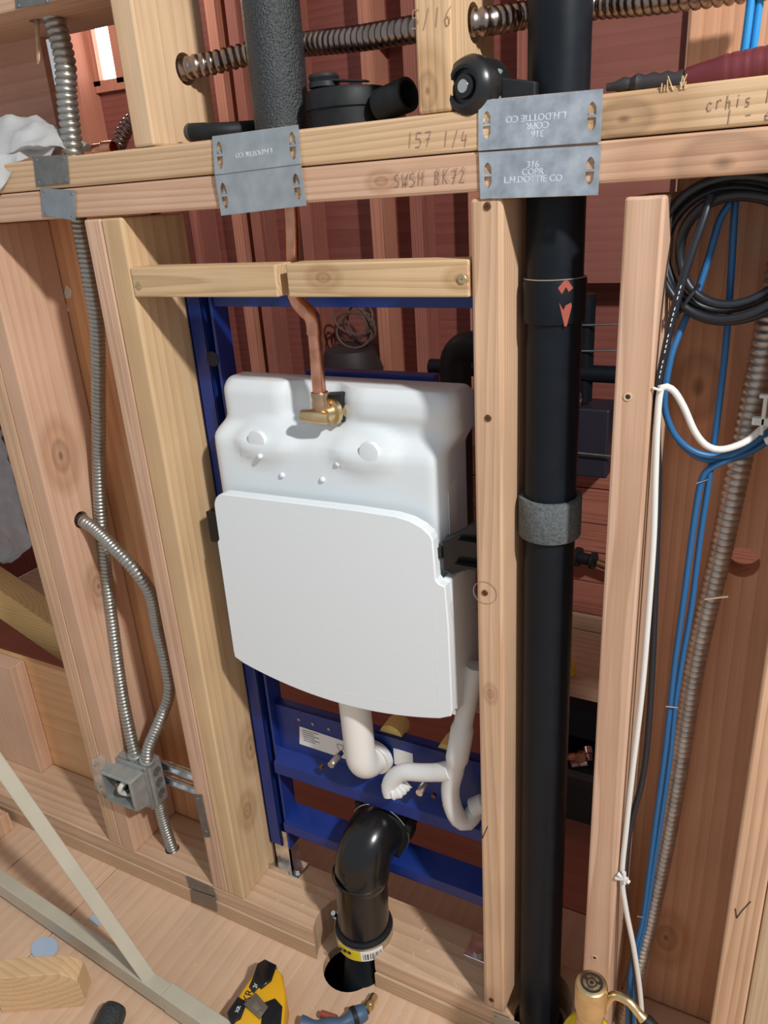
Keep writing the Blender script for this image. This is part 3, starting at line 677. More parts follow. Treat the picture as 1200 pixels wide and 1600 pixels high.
for z in (1.02,): 
    lathe(lt, (-.4490, FY - .0012, 1.028), (0, -1, 0), [(0, .0115), (.0006, .0115)], 18)
add('keyhole_slot', lt, plain('slot_shadow', (.004, .005, .02), .6), t)
add('cross_bar', box(-.4365, -.01, FY + .003, FY + .033, 1.104, 1.128, .001), blue, t)
add('rear_bar', box(-.31, -.105, .131, .150, .985, 1.010, .001), blue, t)
mid = NB(); MZ = .405
bx(mid, -.4365, -.02, FY + .014, FY + .017, .300, .402, .0008, 1)
bx(mid, -.4365, -.02, FY + .014, FY + .030, .399, .402)
prism(mid, [(-.4365, FY + .016, .303), (-.4365, FY - .012, .286), (-.4365, FY - .012, .262), (-.4365, FY - .009, .262), (-.4365, FY - .009, .285), (-.4365, FY + .016, .300)], (.4165, 0, 0))
cb = add('mounting_beam', mid, blue, t)
low = NB()
bx(low, -.4365, -.02, FY + .012, FY + .015, .088, .145); prism(low, [(-.4365, FY + .034, .152), (-.4365, FY - .010, .138), (-.4365, FY - .010, .118), (-.4365, FY - .007, .118), (-.4365, FY - .007, .135), (-.4365, FY + .034, .149)], (.4165, 0, 0))
add('lower_beam', low, blue, t)
# holes, bolts and stickers on the beam
for p in ((-0.3568, 0.1070, 0.3784), (-0.3236, 0.1070, 0.3775), (-0.3866, 0.1070, 0.3791)): add('punched_hole', lathe(NB(), (p[0], FY + .0135, p[2]), (0, -1, 0), [(0, .003), (.0006, .003)], 10), steel, cb)
def bolt(p, l=.035):
    p = Vector(p); bm = cyl(p, p + Vector((0, -l, 0)), .0055, 10); lathe(bm, p + Vector((0, -.012, 0)), (0, -1, 0), [(k * .0012, .0055 + .0007 * (k % 2)) for k in range(20)], 12)
    return bm
for p in ((-0.2936, 0.0750, 0.3425), (-0.1271, 0.0750, 0.3429)):
    add('threaded_bolt', bolt((p[0], FY - .0, p[2] + .004), .034), chrome, cb)
for p in ((-0.3273, 0.0750, 0.3198), (-0.1104, 0.0750, 0.3359), (-0.0917, 0.0750, 0.3230)):
    b_ = cyl((p[0], FY - .012, p[2] - .004), (p[0], FY - .018, p[2] - .004), .004, 8); add('bolt_head', b_, rust, cb)
sp = [(-0.3864, 0.1080, 0.3644), (-0.2905, 0.1080, 0.3610), (-0.2942, 0.1080, 0.3220), (-0.3914, 0.1080, 0.3242)]
stk = add('sticker', prism(NB(), [(p[0], FY + .0136, p[2]) for p in sp], (0, -.0008, 0)), paper, cb, label='white printed sticker')
ln = NB()
for k in range(6):
    z = sp[0][2] - .006 - k * .0045; bx(ln, sp[0][0] + .006, sp[0][0] + (.030 if k % 2 else .040), FY + .0122, FY + .0127, z, z + .0014)
add('fine_print', ln, greyp, stk)
lg = NB(); q = Vector((sp[1][0] - .012, FY + .0122, sp[1][2] - .016))
for a, b in (((-.006, .006), (.006, .006)), ((.006, .006), (.006, -.002)), ((.006, -.002), (0, -.008)), ((0, -.008), (-.006, -.002)), ((-.006, -.002), (-.006, .006))):
    stroke(lg, [(q.x + a[0], q.z + a[1]), (q.x + b[0], q.z + b[1])], .0012, FY + .0126)
add('shield_mark', lg, greyp, stk)
stk2 = add('sticker', box(-.196, -.160, FY + .0128, FY + .0136, .345, .378), paper, cb)
# feet
def foot(x0, x1, y0, y1, label=None):
    bm = bx(NB(), x0 + .006, x0 + .045, FY + .002, FY + .005, .003, .10); bx(bm, x0 + .006, x0 + .009, FY + .002, FY + .03, .003, .10); bx(bm, x0 + .042, x0 + .045, FY + .002, FY + .03, .003, .10)
    bx(bm, x0 - .004, x0 + .066, FY - .012, FY + .03, .0005, .004, .001, 1); bx(bm, x0 - .004, x0 + .045, FY - .012, FY - .009, .004, .012)
    f = add('foot', bm, galv, t)
    add('foot_bolt', lathe(NB(), (x0 + .056, FY + .004, .004), (0, 0, 1), [(0, .009), (.0012, .009), (.0012, .0065), (.006, .0065)], 6), chrome, f)
foot(-.4855, -.44, 0, 0)
f2 = add('foot', bx(bx(NB(), -.062, .0, .068, .118, .0005, .004, .001, 1), -.030, .0, .090, .094, .004, .06), galv, t)
add('foot_bolt', lathe(NB(), (-.040, .080, .004), (0, 0, 1), [(0, .011), (.0012, .011), (.0012, .0075), (.007, .0075)], 6), chrome, f2)
# yellow protective plugs behind the beam
for p, r in (((-0.2013, 0.1200, 0.3980), .021), ((-0.1006, 0.1200, 0.3961), .016), ((-0.1650, 0.1000, 0.2943), .011)):
    add('protective_plug', lathe(NB(), (p[0], .113, p[2]), (0, 1, .03), [(0, r), (.030, r * .98), (.038, r * .85), (.043, r * .55), (.044, r * .1)], 24), paleyel, t, True)

# ------------------------------------------------------------------ white flush bend
t = thing('flush_bend', 'thick white elbow pipe under the tank cover turning back into the blue beam', 'pipe', (-.236, .06, .34))
add('elbow_pipe', tube(NB(), bend((-.236, .062, .545), (-.232, .062, .352), (-.228, .104, .355), .042, 14), .0255, 28), plain('white_pvc', (.80, .78, .74), .3), t, True)
add('collar', lathe(NB(), (-.2285, .094, .3545), (.06, 1, .03), [(0, .0245), (0, .030), (.003, .032), (.012, .032), (.014, .0255)], 28), milky, t, True)
add('collar', lathe(NB(), (-.236, .062, .505), (0, 0, 1), [(0, .0255), (0, .029), (.03, .029)], 28), whitep, t, True)

# ------------------------------------------------------------------ milky overflow tube (forked)
t = thing('drain_conduit', 'milky white forked plastic tube hanging below the right side of the tank', 'tube', (-.07, .06, .33))
Y0 = .055
mainp = [(-0.0324, 0.0750, 0.6045), (-0.0381, 0.0700, 0.5675), (-0.0465, 0.0600, 0.5094), (-0.0528, 0.0550, 0.4640), (-0.0614, 0.0550, 0.4186), (-0.0689, 0.0550, 0.3848), (-0.0677, 0.0550, 0.3533), (-0.0586, 0.0570, 0.3252), (-0.0468, 0.0650, 0.3161), (-0.0396, 0.0800, 0.3254)]
add('main_tube', tube(NB(), catmull(mainp, .008), lambda i, s: .0145 + (.003 if .10 < s < .17 else 0), 20), milky, t, True)
brp = [(-0.0657, 0.0550, 0.4184), (-0.0941, 0.0550, 0.4048), (-0.1221, 0.0550, 0.3950), (-0.1478, 0.0540, 0.3881), (-0.1649, 0.0520, 0.3733), (-0.1745, 0.0500, 0.3532), (-0.1710, 0.0480, 0.3389)]
add('branch_tube', tube(NB(), catmull(brp, .006), lambda i, s: .0140 if s > .03 else .016 - s * .06, 20), milky, t, True)
tp = [(-0.1695, 0.0460, 0.3451), (-0.1597, 0.0500, 0.3480), (-0.1504, 0.0650, 0.3574)]
add('ribbed_end', tube(NB(), catmull(tp, .003), lambda i, s: .0125 if i % 2 else .0105, 18), milky, t, True)
add('end_cap', lathe(NB(), (-0.0417, 0.0750, 0.3368), (.8, .3, .5), [(0, .010), (0, .015), (.02, .015), (.024, .011)], 18), milky, t, True)

# ------------------------------------------------------------------ black drain bend
t = thing('drain_bend', 'large glossy black drain elbow curving down to a banded coupling in the floor notch', 'pipe', (-.24, .06, -.03))
dp = bend((-.2235, .150, .205), (-.2345, .043, .203), (-.2455, .040, .05), .055, 16)
add('elbow_pipe', tube(NB(), dp[:-1] + [Vector((-.2415, .041, .143))], .0485, 40), glossb, t, True)
add('rim_bead', lathe(NB(), (-.2415, .041, .148), (-.02, 0, -1), [(0, .0485), (.002, .0505), (.006, .0505), (.008, .048)], 40, False), glossb, t, True)
add('straight_pipe', tube(NB(), [Vector((-.2415, .041, .146)), Vector((-.2455, .040, .015))], .0465, 40), glossb, t, True)
# clamp collar round the outlet
cl = NB(); cd_ = Vector((-.05, 1, .02)); p = Vector((-.2265, .088, .1985))
lathe(cl, p, cd_, [(0, .0485), (0, .0515), (.006, .0525), (.006, .0545), (.020, .0545), (.020, .0520), (.028, .0520), (.028, .0555), (.040, .0555), (.044, .0485)], 40)
for a in (20, 75, 140, 215, 300): 
    d_ = Vector((math.cos(math.radians(a)), 0, math.sin(math.radians(a)))); q = p + cd_ * .02 + d_ * .055
    bx(cl, q.x - .008, q.x + .008, q.y - .012, q.y + .016, q.z - .007, q.z + .007, .002)
add('clamp_collar', cl, rubber, t, True)
add('clamp_wire', lathe(NB(), p + cd_ * .0065, cd_, [(0, .0540), (.0012, .0552), (.0024, .0540)], 48, False), galv, t, True)
# coupling with steel band and label
cpz = .018; c0 = Vector((-.2455, .040, cpz))
ax = Vector((.02, .0, -1))
cpl = add('coupling', lathe(NB(), c0, ax, [(-.006, .047), (-.004, .0515), (.006, .0525), (.034, .0505), (.040, .044), (.048, .042)], 40), rubber, t, True)
bnd = add('steel_band', lathe(NB(), c0 + ax * .001, ax, [(0, .0525), (0, .0535), (.030, .0525), (.030, .0500)], 40, False), plain('satin_steel', (.55, .53, .48), .35, .9), t, True)
def wrap(a0, a1, d0, d1, r, mat, name, par):
    bm = NB(); n = 10; A = []
    for k in range(n + 1):
        a = math.radians(a0 + (a1 - a0) * k / n)
        A.append([bm.verts.new(c0 + ax * d + Vector((math.sin(a) * rr, -math.cos(a) * rr, 0))) for d, rr in ((d0, r), (d1, r - .0008), (d1, r - .002), (d0, r - .0014))])
    for u, v in zip(A, A[1:]):
        for k in range(4): bm.faces.new((u[k], v[k], v[(k + 1) % 4], u[(k + 1) % 4]))
    bm.faces.new(A[0][::-1]); bm.faces.new(A[-1])
    return add(name, bm, mat, par)
wrap(-30, 22, .006, .029, .0541, plain('yellow_label', (.72, .58, .02), .5), 'yellow_label', bnd)
wl = wrap(22, 66, .006, .029, .0541, paper, 'white_label', bnd)
for k, a in enumerate((27, 30, 34, 36, 40, 44, 47, 51, 54, 58, 61)): wrap(a, a + (1.6 if k % 3 else .9), .012, .026, .0545, ink, 'barcode_bar', bnd)
for a, s in ((-10, 'FLEX'),):
    an = math.radians(a); r_ = Vector((math.cos(an), math.sin(an), 0)); pos = c0 + ax * .013 + Vector((math.sin(an) * .0551, -math.cos(an) * .0551, 0))
    bm_ = NB()
    for k in range(3): bx(bm_, pos.x - .012 + k * .009, pos.x - .006 + k * .009, pos.y - .0004, pos.y + .0006, pos.z - .003, pos.z + .003)
    add('label_print', bm_, ink, bnd)
add('band_screw', lathe(NB(), c0 + Vector((-.053, -.006, -.004)), (0, -.5, 1), [(0, .006), (.006, .006), (.006, .0045), (.024, .0045)], 8), chrome, bnd)
add('floor_spigot', tube(NB(), catmull([Vector((-.2450, .040, -.02)), Vector((-.2440, .030, -.055)), Vector((-.242, .014, -.10)), Vector((-.240, .005, -.18))], .01), .036, 32), blackp, t, True)

# ------------------------------------------------------------------ flexible metal conduits
def conduit(label, pts, r, mat, group='flexible metal conduits', pitch=.0072):
    o = add('flexible_conduit', flex(pts, r, pitch), mat, None, True, angle=70); tag(o, label, 'conduit', group); return o
conduit('silver flexible conduit rising from the left plate through the high header', [(-.630, .062, 1.60), (-0.6012, 0.0620, 1.4503), (-0.6091, 0.0610, 1.3904), (-0.6170, 0.0600, 1.3208), (-.629, .06, 1.255)], .0145, flexm, pitch=.0085)
conduit('long grey flexible conduit running down the left bay into the metal box', [(-.629, .06, 1.247), (-0.6350, 0.0620, 1.2265), (-0.6453, 0.0700, 1.1533), (-0.6659, 0.0820, 1.0642), (-0.7096, 0.0880, 0.9231), (-0.7510, 0.0880, 0.7663), (-0.7653, 0.0800, 0.6397), (-0.7666, 0.0660, 0.5100), (-0.7652, 0.0520, 0.3732), (-0.7477, 0.0350, 0.2832), (-0.7279, 0.0200, 0.2494)], .0122, flexm)
conduit('bent flexible conduit from the hole in left stud down to the metal box', [(-0.7850, 0.0650, 0.7309), (-0.7650, 0.0550, 0.7341), (-0.7321, 0.0500, 0.7249), (-0.6761, 0.0350, 0.7033), (-0.6338, 0.0320, 0.6703), (-0.6233, 0.0450, 0.6183), (-0.6403, 0.0600, 0.5347), (-0.6428, 0.0650, 0.4555), (-0.6436, 0.0580, 0.3956), (-0.6665, 0.0400, 0.3352), (-0.6897, 0.0260, 0.2853), (-0.6941, 0.0180, 0.2561)], .0115, flexm)
conduit('short flexible conduit leaving the metal box for a hole in sole plate', [(-0.7029, 0.0300, 0.1454), (-0.7090, 0.0360, 0.0755), (HB[0], HB[1], .0), (HB[0] + .002, HB[1] + .002, -.036)], .0118, flexm)
u1 = (-0.4100, 0.0786, 1.4011); u2 = (-0.0135, 0.0632, 1.3952)
conduit('brown rusty flexible conduit crossing the upper studs behind the foam sleeve', [(-.46, .082, u1[2] - .010), (u1[0] + .0, u1[1], u1[2]), (-0.3760, 0.0950, 1.4057), (-0.3319, 0.1180, 1.4131), (-0.2578, 0.1150, 1.4124), (-0.1642, 0.0900, 1.4041), (-0.0831, 0.0680, 1.3994), (u2[0], u2[1], u2[2]), (0.0115, 0.0880, 1.3989), (0.0345, 0.1120, 1.4033), (0.0944, 0.1250, 1.4039), (0.1498, 0.1000, 1.3966), (0.2046, 0.0800, 1.3917), (0.2678, 0.0800, 1.3908)], .0138, rustflex, pitch=.0095)
conduit('thick dull flexible conduit running down the right bay beside the blue cables', [(0.2964, 0.0950, 1.1577), (0.2896, 0.0900, 1.0564), (0.2796, 0.0900, 0.9274), (0.2703, 0.0950, 0.8121), (0.2566, 0.0950, 0.6654), (0.2474, 0.0950, 0.4327), (0.2343, 0.0900, 0.2361), (0.2211, 0.0800, 0.1039), (0.2119, 0.0600, -0.0240)], .0135, plain('dull_brown_conduit', (.50, .45, .41), .38, .9, .2, 60), pitch=.0085)
conduit('short dark curl of flexible conduit behind the upper left stud', [(-1.55, .75, FZ), (-1.50, .72, .6), (-1.25, .60, 1.15), (-0.9906, 0.5000, 1.3245), (-0.9674, 0.5000, 1.3567), (-0.9460, 0.5000, 1.3833), (-0.9161, 0.5000, 1.4039), (-0.8611, 0.5000, 1.4192)], .0155, rustflex, pitch=.011)

# ------------------------------------------------------------------ junction box on its bracket
t = thing('junction_box', 'square grey metal junction box with open mud ring, mounted in left bay', 'electrical box', (-.735, .0, .19))
gbox = plain('grey_box_steel', (.36, .38, .37), .45, .6, .1, 50)
def boxp(u, v, y): return 0
bx0, bx1, bz0, bz1 = -.802, -.690, .138, .246
sh = NB(); bx(sh, bx0, bx1, .012, .050, bz0, bz1, .008, 3); body = add('box_body', sh, gbox, t, True)
bcut = box(bx0 + .012, bx1 - .012, -.02, .044, bz0 + .012, bz1 - .012); cut(body, [bcut])
for zz in (.165, .192, .219): add('knockout', lathe(NB(), (bx1, .031, zz), (1, 0, 0), [(0, .0105), (.0008, .0105), (.0008, .0085), (.0004, .008)], 18), galv_dark, body)
ring = NB(); bx(ring, bx0 + .002, bx1 - .002, .006, .0125, bz0 + .002, bz1 - .002, .004, 2)
fr0 = NB()
quadbox(fr0, [(-.793, .008, .150), (-.699, .008, .150), (-.699, .008, .234), (-.793, .008, .234)][:2] + [(-.699, .008, .234), (-.793, .008, .234)] + [(-.786, -.024, .156), (-.706, -.024, .156), (-.706, -.024, .228), (-.786, -.024, .228)], .003)
mr = add('mud_ring', fr0, plain('mud_ring_steel', (.40, .43, .42), .42, .6, .12, 50), t)
cut(mr, [box(-.781, -.711, -.06, .03, .1605, .2235)])
rp_ = add('ring_plate', ring, gbox, t, True); cut(rp_, [box(-.781, -.711, -.06, .03, .1605, .2235)])
for p in ((-.795, .0055, .239), (-.697, .0055, .239), (-.697, .0055, .144), (-.795, .0055, .144)): add('ring_screw', screw_bm(p, r=.004), steel, t)
add('cable_clamp_wire', cable([(-.735, .03, .165), (-.741, .0, .170), (-.745, -.018, .188), (-.739, -.020, .205), (-.733, -.004, .214), (-.730, .03, .212)], .0052), whitecab, t, True, label='white wire loop')
for k in range(5):
    a = -.780 + k * .010
    add('conductor', cable([(a, .034, .170 + .004 * k), (a + .004, .004, .185), (a + .014, -.008, .200 - .005 * k), (a + .020, .012, .211), (a + .018, .036, .205)], .0036), green if k % 2 == 0 else blackcab, t, True)
for p, q in ((((-0.7332, 0.0240, 0.2303)[0], .026, bz1 - .006), ((-0.7303, 0.0220, 0.2407)[0], .022, bz1 + .012)), (((-0.7044, 0.0240, 0.2369)[0], .025, bz1 - .006), ((-0.6960, 0.0200, 0.2492)[0], .020, bz1 + .012))): add('connector', cyl(p, q, .0150, 20, .002), gbox, t, True)
# bracket bar
br = thing('box_bracket', 'galvanised two-rail bracket bar nailed between left studs behind the grey box', 'bracket', (-.69, .03, .2))
bar = NB()
for zz in (.178, .214):
    bx(bar, -.772, -.566, .056, .059, zz - .011, zz + .011, .001, 1); bx(bar, -.772, -.566, .0515, .056, zz - .011, zz - .008); bx(bar, -.772, -.566, .0515, .056, zz + .008, zz + .011)
add('rail', bar, galv, br)
pe = NB(); q = [(-0.8331, -0.0010, 0.2273), (-0.7986, -0.0010, 0.2421), (-0.8115, -0.0010, 0.1312), (-0.8440, -0.0010, 0.1326)]
prism(pe, [(p[0], -.0005, p[2]) for p in q], (0, -.0014, 0)); bx(pe, -.812, -.790, -.002, .0075, .215, .245)
add('end_plate', pe, galv, br)
pe = NB(); q = [(-0.5648, 0.0000, 0.2336), (-0.5451, 0.0000, 0.2409), (-0.5449, 0.0000, 0.1388), (-0.5618, 0.0000, 0.1318)]
prism(pe, [(p[0], -.0005, p[2]) for p in q], (0, -.0014, 0)); add('end_plate', pe, galv_dark, br)
for p in ((-0.8258, 0.0000, 0.2128), (-0.8268, 0.0000, 0.1582), (-0.5568, 0.0000, 0.2274), (-0.5520, 0.0000, 0.1501)): add('screw', screw_bm((p[0], -.0022, p[2]), r=.0028), steel, br)

# ------------------------------------------------------------------ things lying on the plate
TZ = PZ + .0762
t = thing('test_plug', 'round black stepped rubber cap with a folded lever on the top plate', 'pipe fitting', (-.165, .068, TZ))
rc_ = (-.172, .068)
add('cap_body', lathe(NB(), (rc_[0], rc_[1], TZ), (0, 0, 1), [(0, .045), (.020, .045), (.0205, .0475), (.036, .0475), (.040, .045), (.042, .03)], 40), rubber, t, True)
lv = NB(); hub = Vector((rc_[0] - .024, .060, TZ + .0415)); lathe(lv, hub, (0, 0, 1), [(0, .012), (.003, .018), (.008, .018), (.009, .016), (.013, .018), (.016, .0165)], 28)
quadbox(lv, [hub + Vector(q) for q in ((0, -.010, .009), (.056, -.006, .0025), (.056, .006, .0025), (0, .010, .009), (0, -.010, .012), (.056, -.006, .0045), (.056, .006, .0045), (0, .010, .012))], .001)
add('lever', lv, plain('satin_black', (.018, .02, .022), .4), t, True)
t2 = add('rubber_tube_piece', lathe(NB(), (-.124, .050, TZ + .0175), (1, -.25, .16), [(0, .012), (.004, .0165), (.044, .0175), (.046, .017), (.046, .014), (.02, .013), (.02, .001)], 28), rubber, None, True)
tag(t2, 'short black rubber tube lying on its side between the cap and upper stud', 'tube')
t = thing('hand_tool', 'slim black rubber tool handle lying beside the foam sleeve on top plate', 'tool', (-.33, .035, TZ))
add('grip', tube(NB(), catmull([(-0.3769, 0.0340, 1.3246), (-0.3584, 0.0360, 1.3237), (-0.3298, 0.0500, 1.3231), (-0.3127, 0.0800, 1.3247)], .006), lambda i, s: .0105 if s < .02 else .0098, 18), rubber, t, True)
add('end_cap', lathe(NB(), (-0.3759, 0.0340, 1.3245), (-1, -.05, 0), [(0, .0105), (.004, .0108), (.007, .009), (.008, .005)], 18), plain('grey_rubber', (.06, .062, .065), .6), t, True)
t = thing('cutter_wheel', 'black round plastic knob tool with silver screw, against the second upper stud', 'tool', (.0, .02, TZ))
wc = Vector((0.0032, 0.0120, 1.3313)); wd = Vector((-.25, -1, .05)).normalized()
add('wheel', lathe(NB(), wc, wd, [(-.030, .022), (-.026, .0285), (.004, .0290), (.012, .0255), (.016, .019), (.0155, .016), (.011, .0155), (.011, .0115), (.015, .0105), (.0155, .008)], 36), plain('semi_gloss_black', (.012, .012, .013), .3), t, True)
add('wheel_screw', lathe(NB(), wc + wd * .014, wd, [(0, .0065), (.0025, .006), (.0035, .0035)], 16), chrome, t, True)
bm = NB(); bx(bm, .018, .032, .012, .030, TZ + .004, TZ + .034, .003); add('grey_block', bm, plain('grey_green_plastic', (.20, .23, .225), .5), t)
bm = NB(); quadbox(bm, [(.032, .014, TZ + .003), (.066, .018, TZ + .001), (.066, .030, TZ + .001), (.032, .030, TZ + .003), (.032, .014, TZ + .026), (.066, .018, TZ + .019), (.066, .030, TZ + .019), (.032, .030, TZ + .026)], .002); add('arm', bm, rubber, t)
t = thing('pry_tool', 'dark red ribbed handle of a tool with taped shank on the right top plate', 'tool', (.21, .035, TZ))
hp = [(0.2012, 0.0360, 1.3174), (0.2269, 0.0360, 1.3196), (0.2527, 0.0360, 1.3216), (0.2970, 0.0360, 1.3250)]
add('handle', tube(NB(), catmull(hp, .0022), lambda i, s: (.0105 + min(.0045, s * .14)) * (.955 if s > .03 and int(s / .0022) % 4 == 0 else 1), 20), maroon, t, True)
add('shank', tube(NB(), catmull([(0.1299, 0.0360, 1.3194), (0.1459, 0.0360, 1.3198), (0.1720, 0.0360, 1.3191), (0.2033, 0.0360, 1.3177)], .006), lambda i, s: .0035 + .0045 * min(1, s / .03) + .0012 * math.sin(s * 500), 12), darkst, t, True)
bm = NB(); rs = random.Random(5)
for k in range(9):
    a = rs.uniform(-.5, .5); x = (0.1959, 0.0000, 1.3123)[0] + rs.uniform(-.010, .012); l = rs.uniform(.004, .011)
    quadbox(bm, [(x - .0006, -.001, TZ - .004), (x + .0006, -.001, TZ - .004), (x + .0006, .001, TZ - .004), (x - .0006, .001, TZ - .004)] + [(x + a * l - .0003, -.002, TZ - .003 + l), (x + a * l + .0003, -.002, TZ - .003 + l), (x + a * l + .0003, .0, TZ - .003 + l), (x + a * l - .0003, .0, TZ - .003 + l)])
add('splinters', bm, wood('Z', (.66, .48, .28), .9), wall)
fit = add('copper_fitting', lathe(NB(), (-.600, .085, TZ + .0105), (1, .1, .0), [(0, .0085), (.016, .0085), (.017, .0105), (.034, .0105), (.034, .0090), (.018, .0085)], 24), copper, None, True)
tag(fit, 'short copper coupling lying on the top plate right of the vertical conduit', 'pipe fitting')
# crumpled white cloth
bm = NB(); nu, nv = 34, 26; G = []
for j in range(nv):
    row = []
    for i in range(nu):
        u, v = i / (nu - 1), j / (nv - 1)
        x = -.80 + .185 * u; prof = math.sin(PI * min(1, max(0, (u * .9 + .1)))) ** .6
        if v < .35:                                       # hanging over the front edge at the left end
            f = v / .35; hang = min(1, max(0, 1 - (u - .55) * 5))
            y = -.012 - .004 * math.sin(u * 17); zz = TZ + .004 - (1 - f) * (.040 * hang) + f * .012
            y = y if hang > 0 else .004
            y += .012 * f + (.014 * (1 - hang))
        else:
            f = (v - .35) / .65; y = .006 + .10 * f; zz = TZ + .014 + .050 * math.sin(PI * min(1, f * 1.05)) * prof
        nz = noise.noise(Vector((x * 34, y * 40, zz * 22))) * .010 + noise.noise(Vector((x * 90, y * 90, 3))) * .004
        zz = max(zz + nz, TZ + .0015) if v > .35 else zz + nz * .3
        row.append(bm.verts.new((x + nz * .3, y - abs(nz) * .25, zz)))
    G.append(row)
for j in range(nv - 1):
    for i in range(nu - 1): bm.faces.new((G[j][i], G[j][i + 1], G[j + 1][i + 1], G[j + 1][i]))
bmesh.ops.solidify(bm, geom=bm.faces[:], thickness=.0012)
o = add('paper_towel', bm, clothm, None, True, angle=80); tag(o, 'crumpled white paper towel on the left end of the top plate', 'paper towel')

# ------------------------------------------------------------------ cables in the right bay
cc = Vector((0.2570, 0.0500, 1.1681))
def coil(n, r0, dr, depth, seed):
    rs = random.Random(seed); pts = []
    for k in range(n * 24 + 1):
        a = 2 * PI * k / 24; turn = k / 24
        r = r0 + dr * math.sin(turn * 2.3 + seed) + .002 * math.sin(3 * a + seed)
        pts.append(cc + Vector((math.cos(a) * r * 1.0, depth * (turn / n - .5) + .004 * math.sin(2 * a + turn), math.sin(a) * r * .92)))
    return pts
cs = coil(6, .063, .0105, .034, 1.0)
tail = [(0.2315, 0.0300, 1.2188), (0.2285, 0.0220, 1.2003), (0.2215, 0.0160, 1.1725), (0.2151, 0.0130, 1.1436), (0.2086, 0.0120, 1.1073), (0.2036, 0.0120, 1.0693), (0.2004, 0.0140, 1.0392), (0.2024, 0.0160, 0.9875), (0.2068, 0.0180, 0.9297), (0.2113, 0.0200, 0.8208), (0.2159, 0.0200, 0.7019), (0.2175, 0.0200, 0.5990), (0.2151, 0.0200, 0.5277), (0.2064, 0.0160, 0.4587), (0.2036, 0.0140, 0.3979), (0.2058, 0.0200, 0.3221), (0.2194, 0.0300, 0.2174), (0.2321, 0.0350, 0.1103), (0.2422, 0.0400, -0.0065)]
t = thing('black_cable_coil', 'black cable coiled and hung below the right end of the top plate', 'cable', cc)
add('coil', cable(cs, .0042, .007), blackcab, t, True)
add('cable_end', cable(tail, .0040), blackcab, t, True)
bm = NB(); tp_ = even(catmull(tail[3:8], .003), .0052)
for k in range(1, len(tp_) - 1):
    if k % 5 == 4: continue
    d_ = (tp_[k + 1] - tp_[k - 1]).normalized() * .0015; q_ = tp_[k] + Vector((.0004, -.0042, .0008)); n_ = Vector((.0005, 0, .0003))
    prism(bm, [q_ - d_ - n_, q_ + d_ - n_, q_ + d_ + n_, q_ - d_ + n_], (0, .0006, 0))
o = add('jacket_print', bm, paper, t); o['kind'] = 'stuff'
zt = NB(); q = cc + Vector((-.038, -.006, -.045)); tube(zt, [q + Vector((math.cos(a) * .011 * .7, math.sin(a) * .022, math.cos(a) * .013)) for a in [2 * PI * k / 16 for k in range(17)]], .0018, 6, False); bx(zt, q.x - .012, q.x - .006, q.y - .022, q.y - .016, q.z - .016, q.z - .008)
add('cable_tie', zt, blackcab, t)
wp = [(0.3172, 0.0500, 1.0139), (0.3003, 0.0450, 0.9953), (0.2864, 0.0350, 0.9821), (0.2667, 0.0260, 0.9748), (0.2517, 0.0200, 0.9788), (0.2392, 0.0150, 0.9943), (0.2263, 0.0120, 1.0212), (0.2155, 0.0100, 1.0377), (0.2068, 0.0080, 1.0416), (0.2033, 0.0060, 1.0353), (0.2029, 0.0060, 1.0043), (0.2049, 0.0060, 0.9483), (0.2080, 0.0060, 0.8742), (0.2089, 0.0060, 0.7780), (0.2085, 0.0060, 0.6726), (0.2052, 0.0060, 0.5661), (0.2025, 0.0060, 0.4607), (0.2016, 0.0060, 0.3726), (0.2096, 0.0080, 0.3125), (0.2233, 0.0120, 0.2405), (0.2352, 0.0160, 0.1638), (0.2424, 0.0200, 0.0942), (0.2476, 0.0200, 0.0108)]
t = thing('white_cable', 'white cable looping from the right and running down stud to the floor', 'cable', wp[9])
add('jacket', cable(wp, .0036), whitecab, t, True)
p = Vector((0.2027, 0.0040, 0.3751)); kt = NB()
for a in ((-.006, .006, .010, -.002), (-.008, -.003, .008, .003), (.002, .012, .004, -.006)):
    tube(kt, [p + Vector((a[0], -.005, a[1])), p + Vector((a[2], -.006, a[3]))], .0028, 8)
add('knotted_tie', kt, whitecab, t)
add('cable_tie', tube(NB(), [Vector((0.1970, 0.0000, 1.0417)), Vector((0.2059, 0.0000, 1.0389))], .0014, 6), whitecab, t)
def bluec(label, pts, r=.0036, mat=bluecab): 
    t = thing('blue_cable', label, 'cable', pts[len(pts) // 2], 'blue network cables'); add('jacket', cable(pts, r), mat, t, True); return t
b1 = bluec('blue cable looping out left of the black coil and back to the right', [(0.2453, 0.0700, 1.2099), (0.2376, 0.0700, 1.1944), (0.2316, 0.0660, 1.1619), (0.2235, 0.0600, 1.1254), (0.2138, 0.0500, 1.0948), (0.2068, 0.0400, 1.0670), (0.2041, 0.0340, 1.0312), (0.2065, 0.0340, 1.0072), (0.2177, 0.0360, 0.9828), (0.2346, 0.0400, 0.9667), (0.2537, 0.0450, 0.9604), (0.2749, 0.0500, 0.9630), (0.2946, 0.0550, 0.9767), (0.3184, 0.0600, 1.0012)])
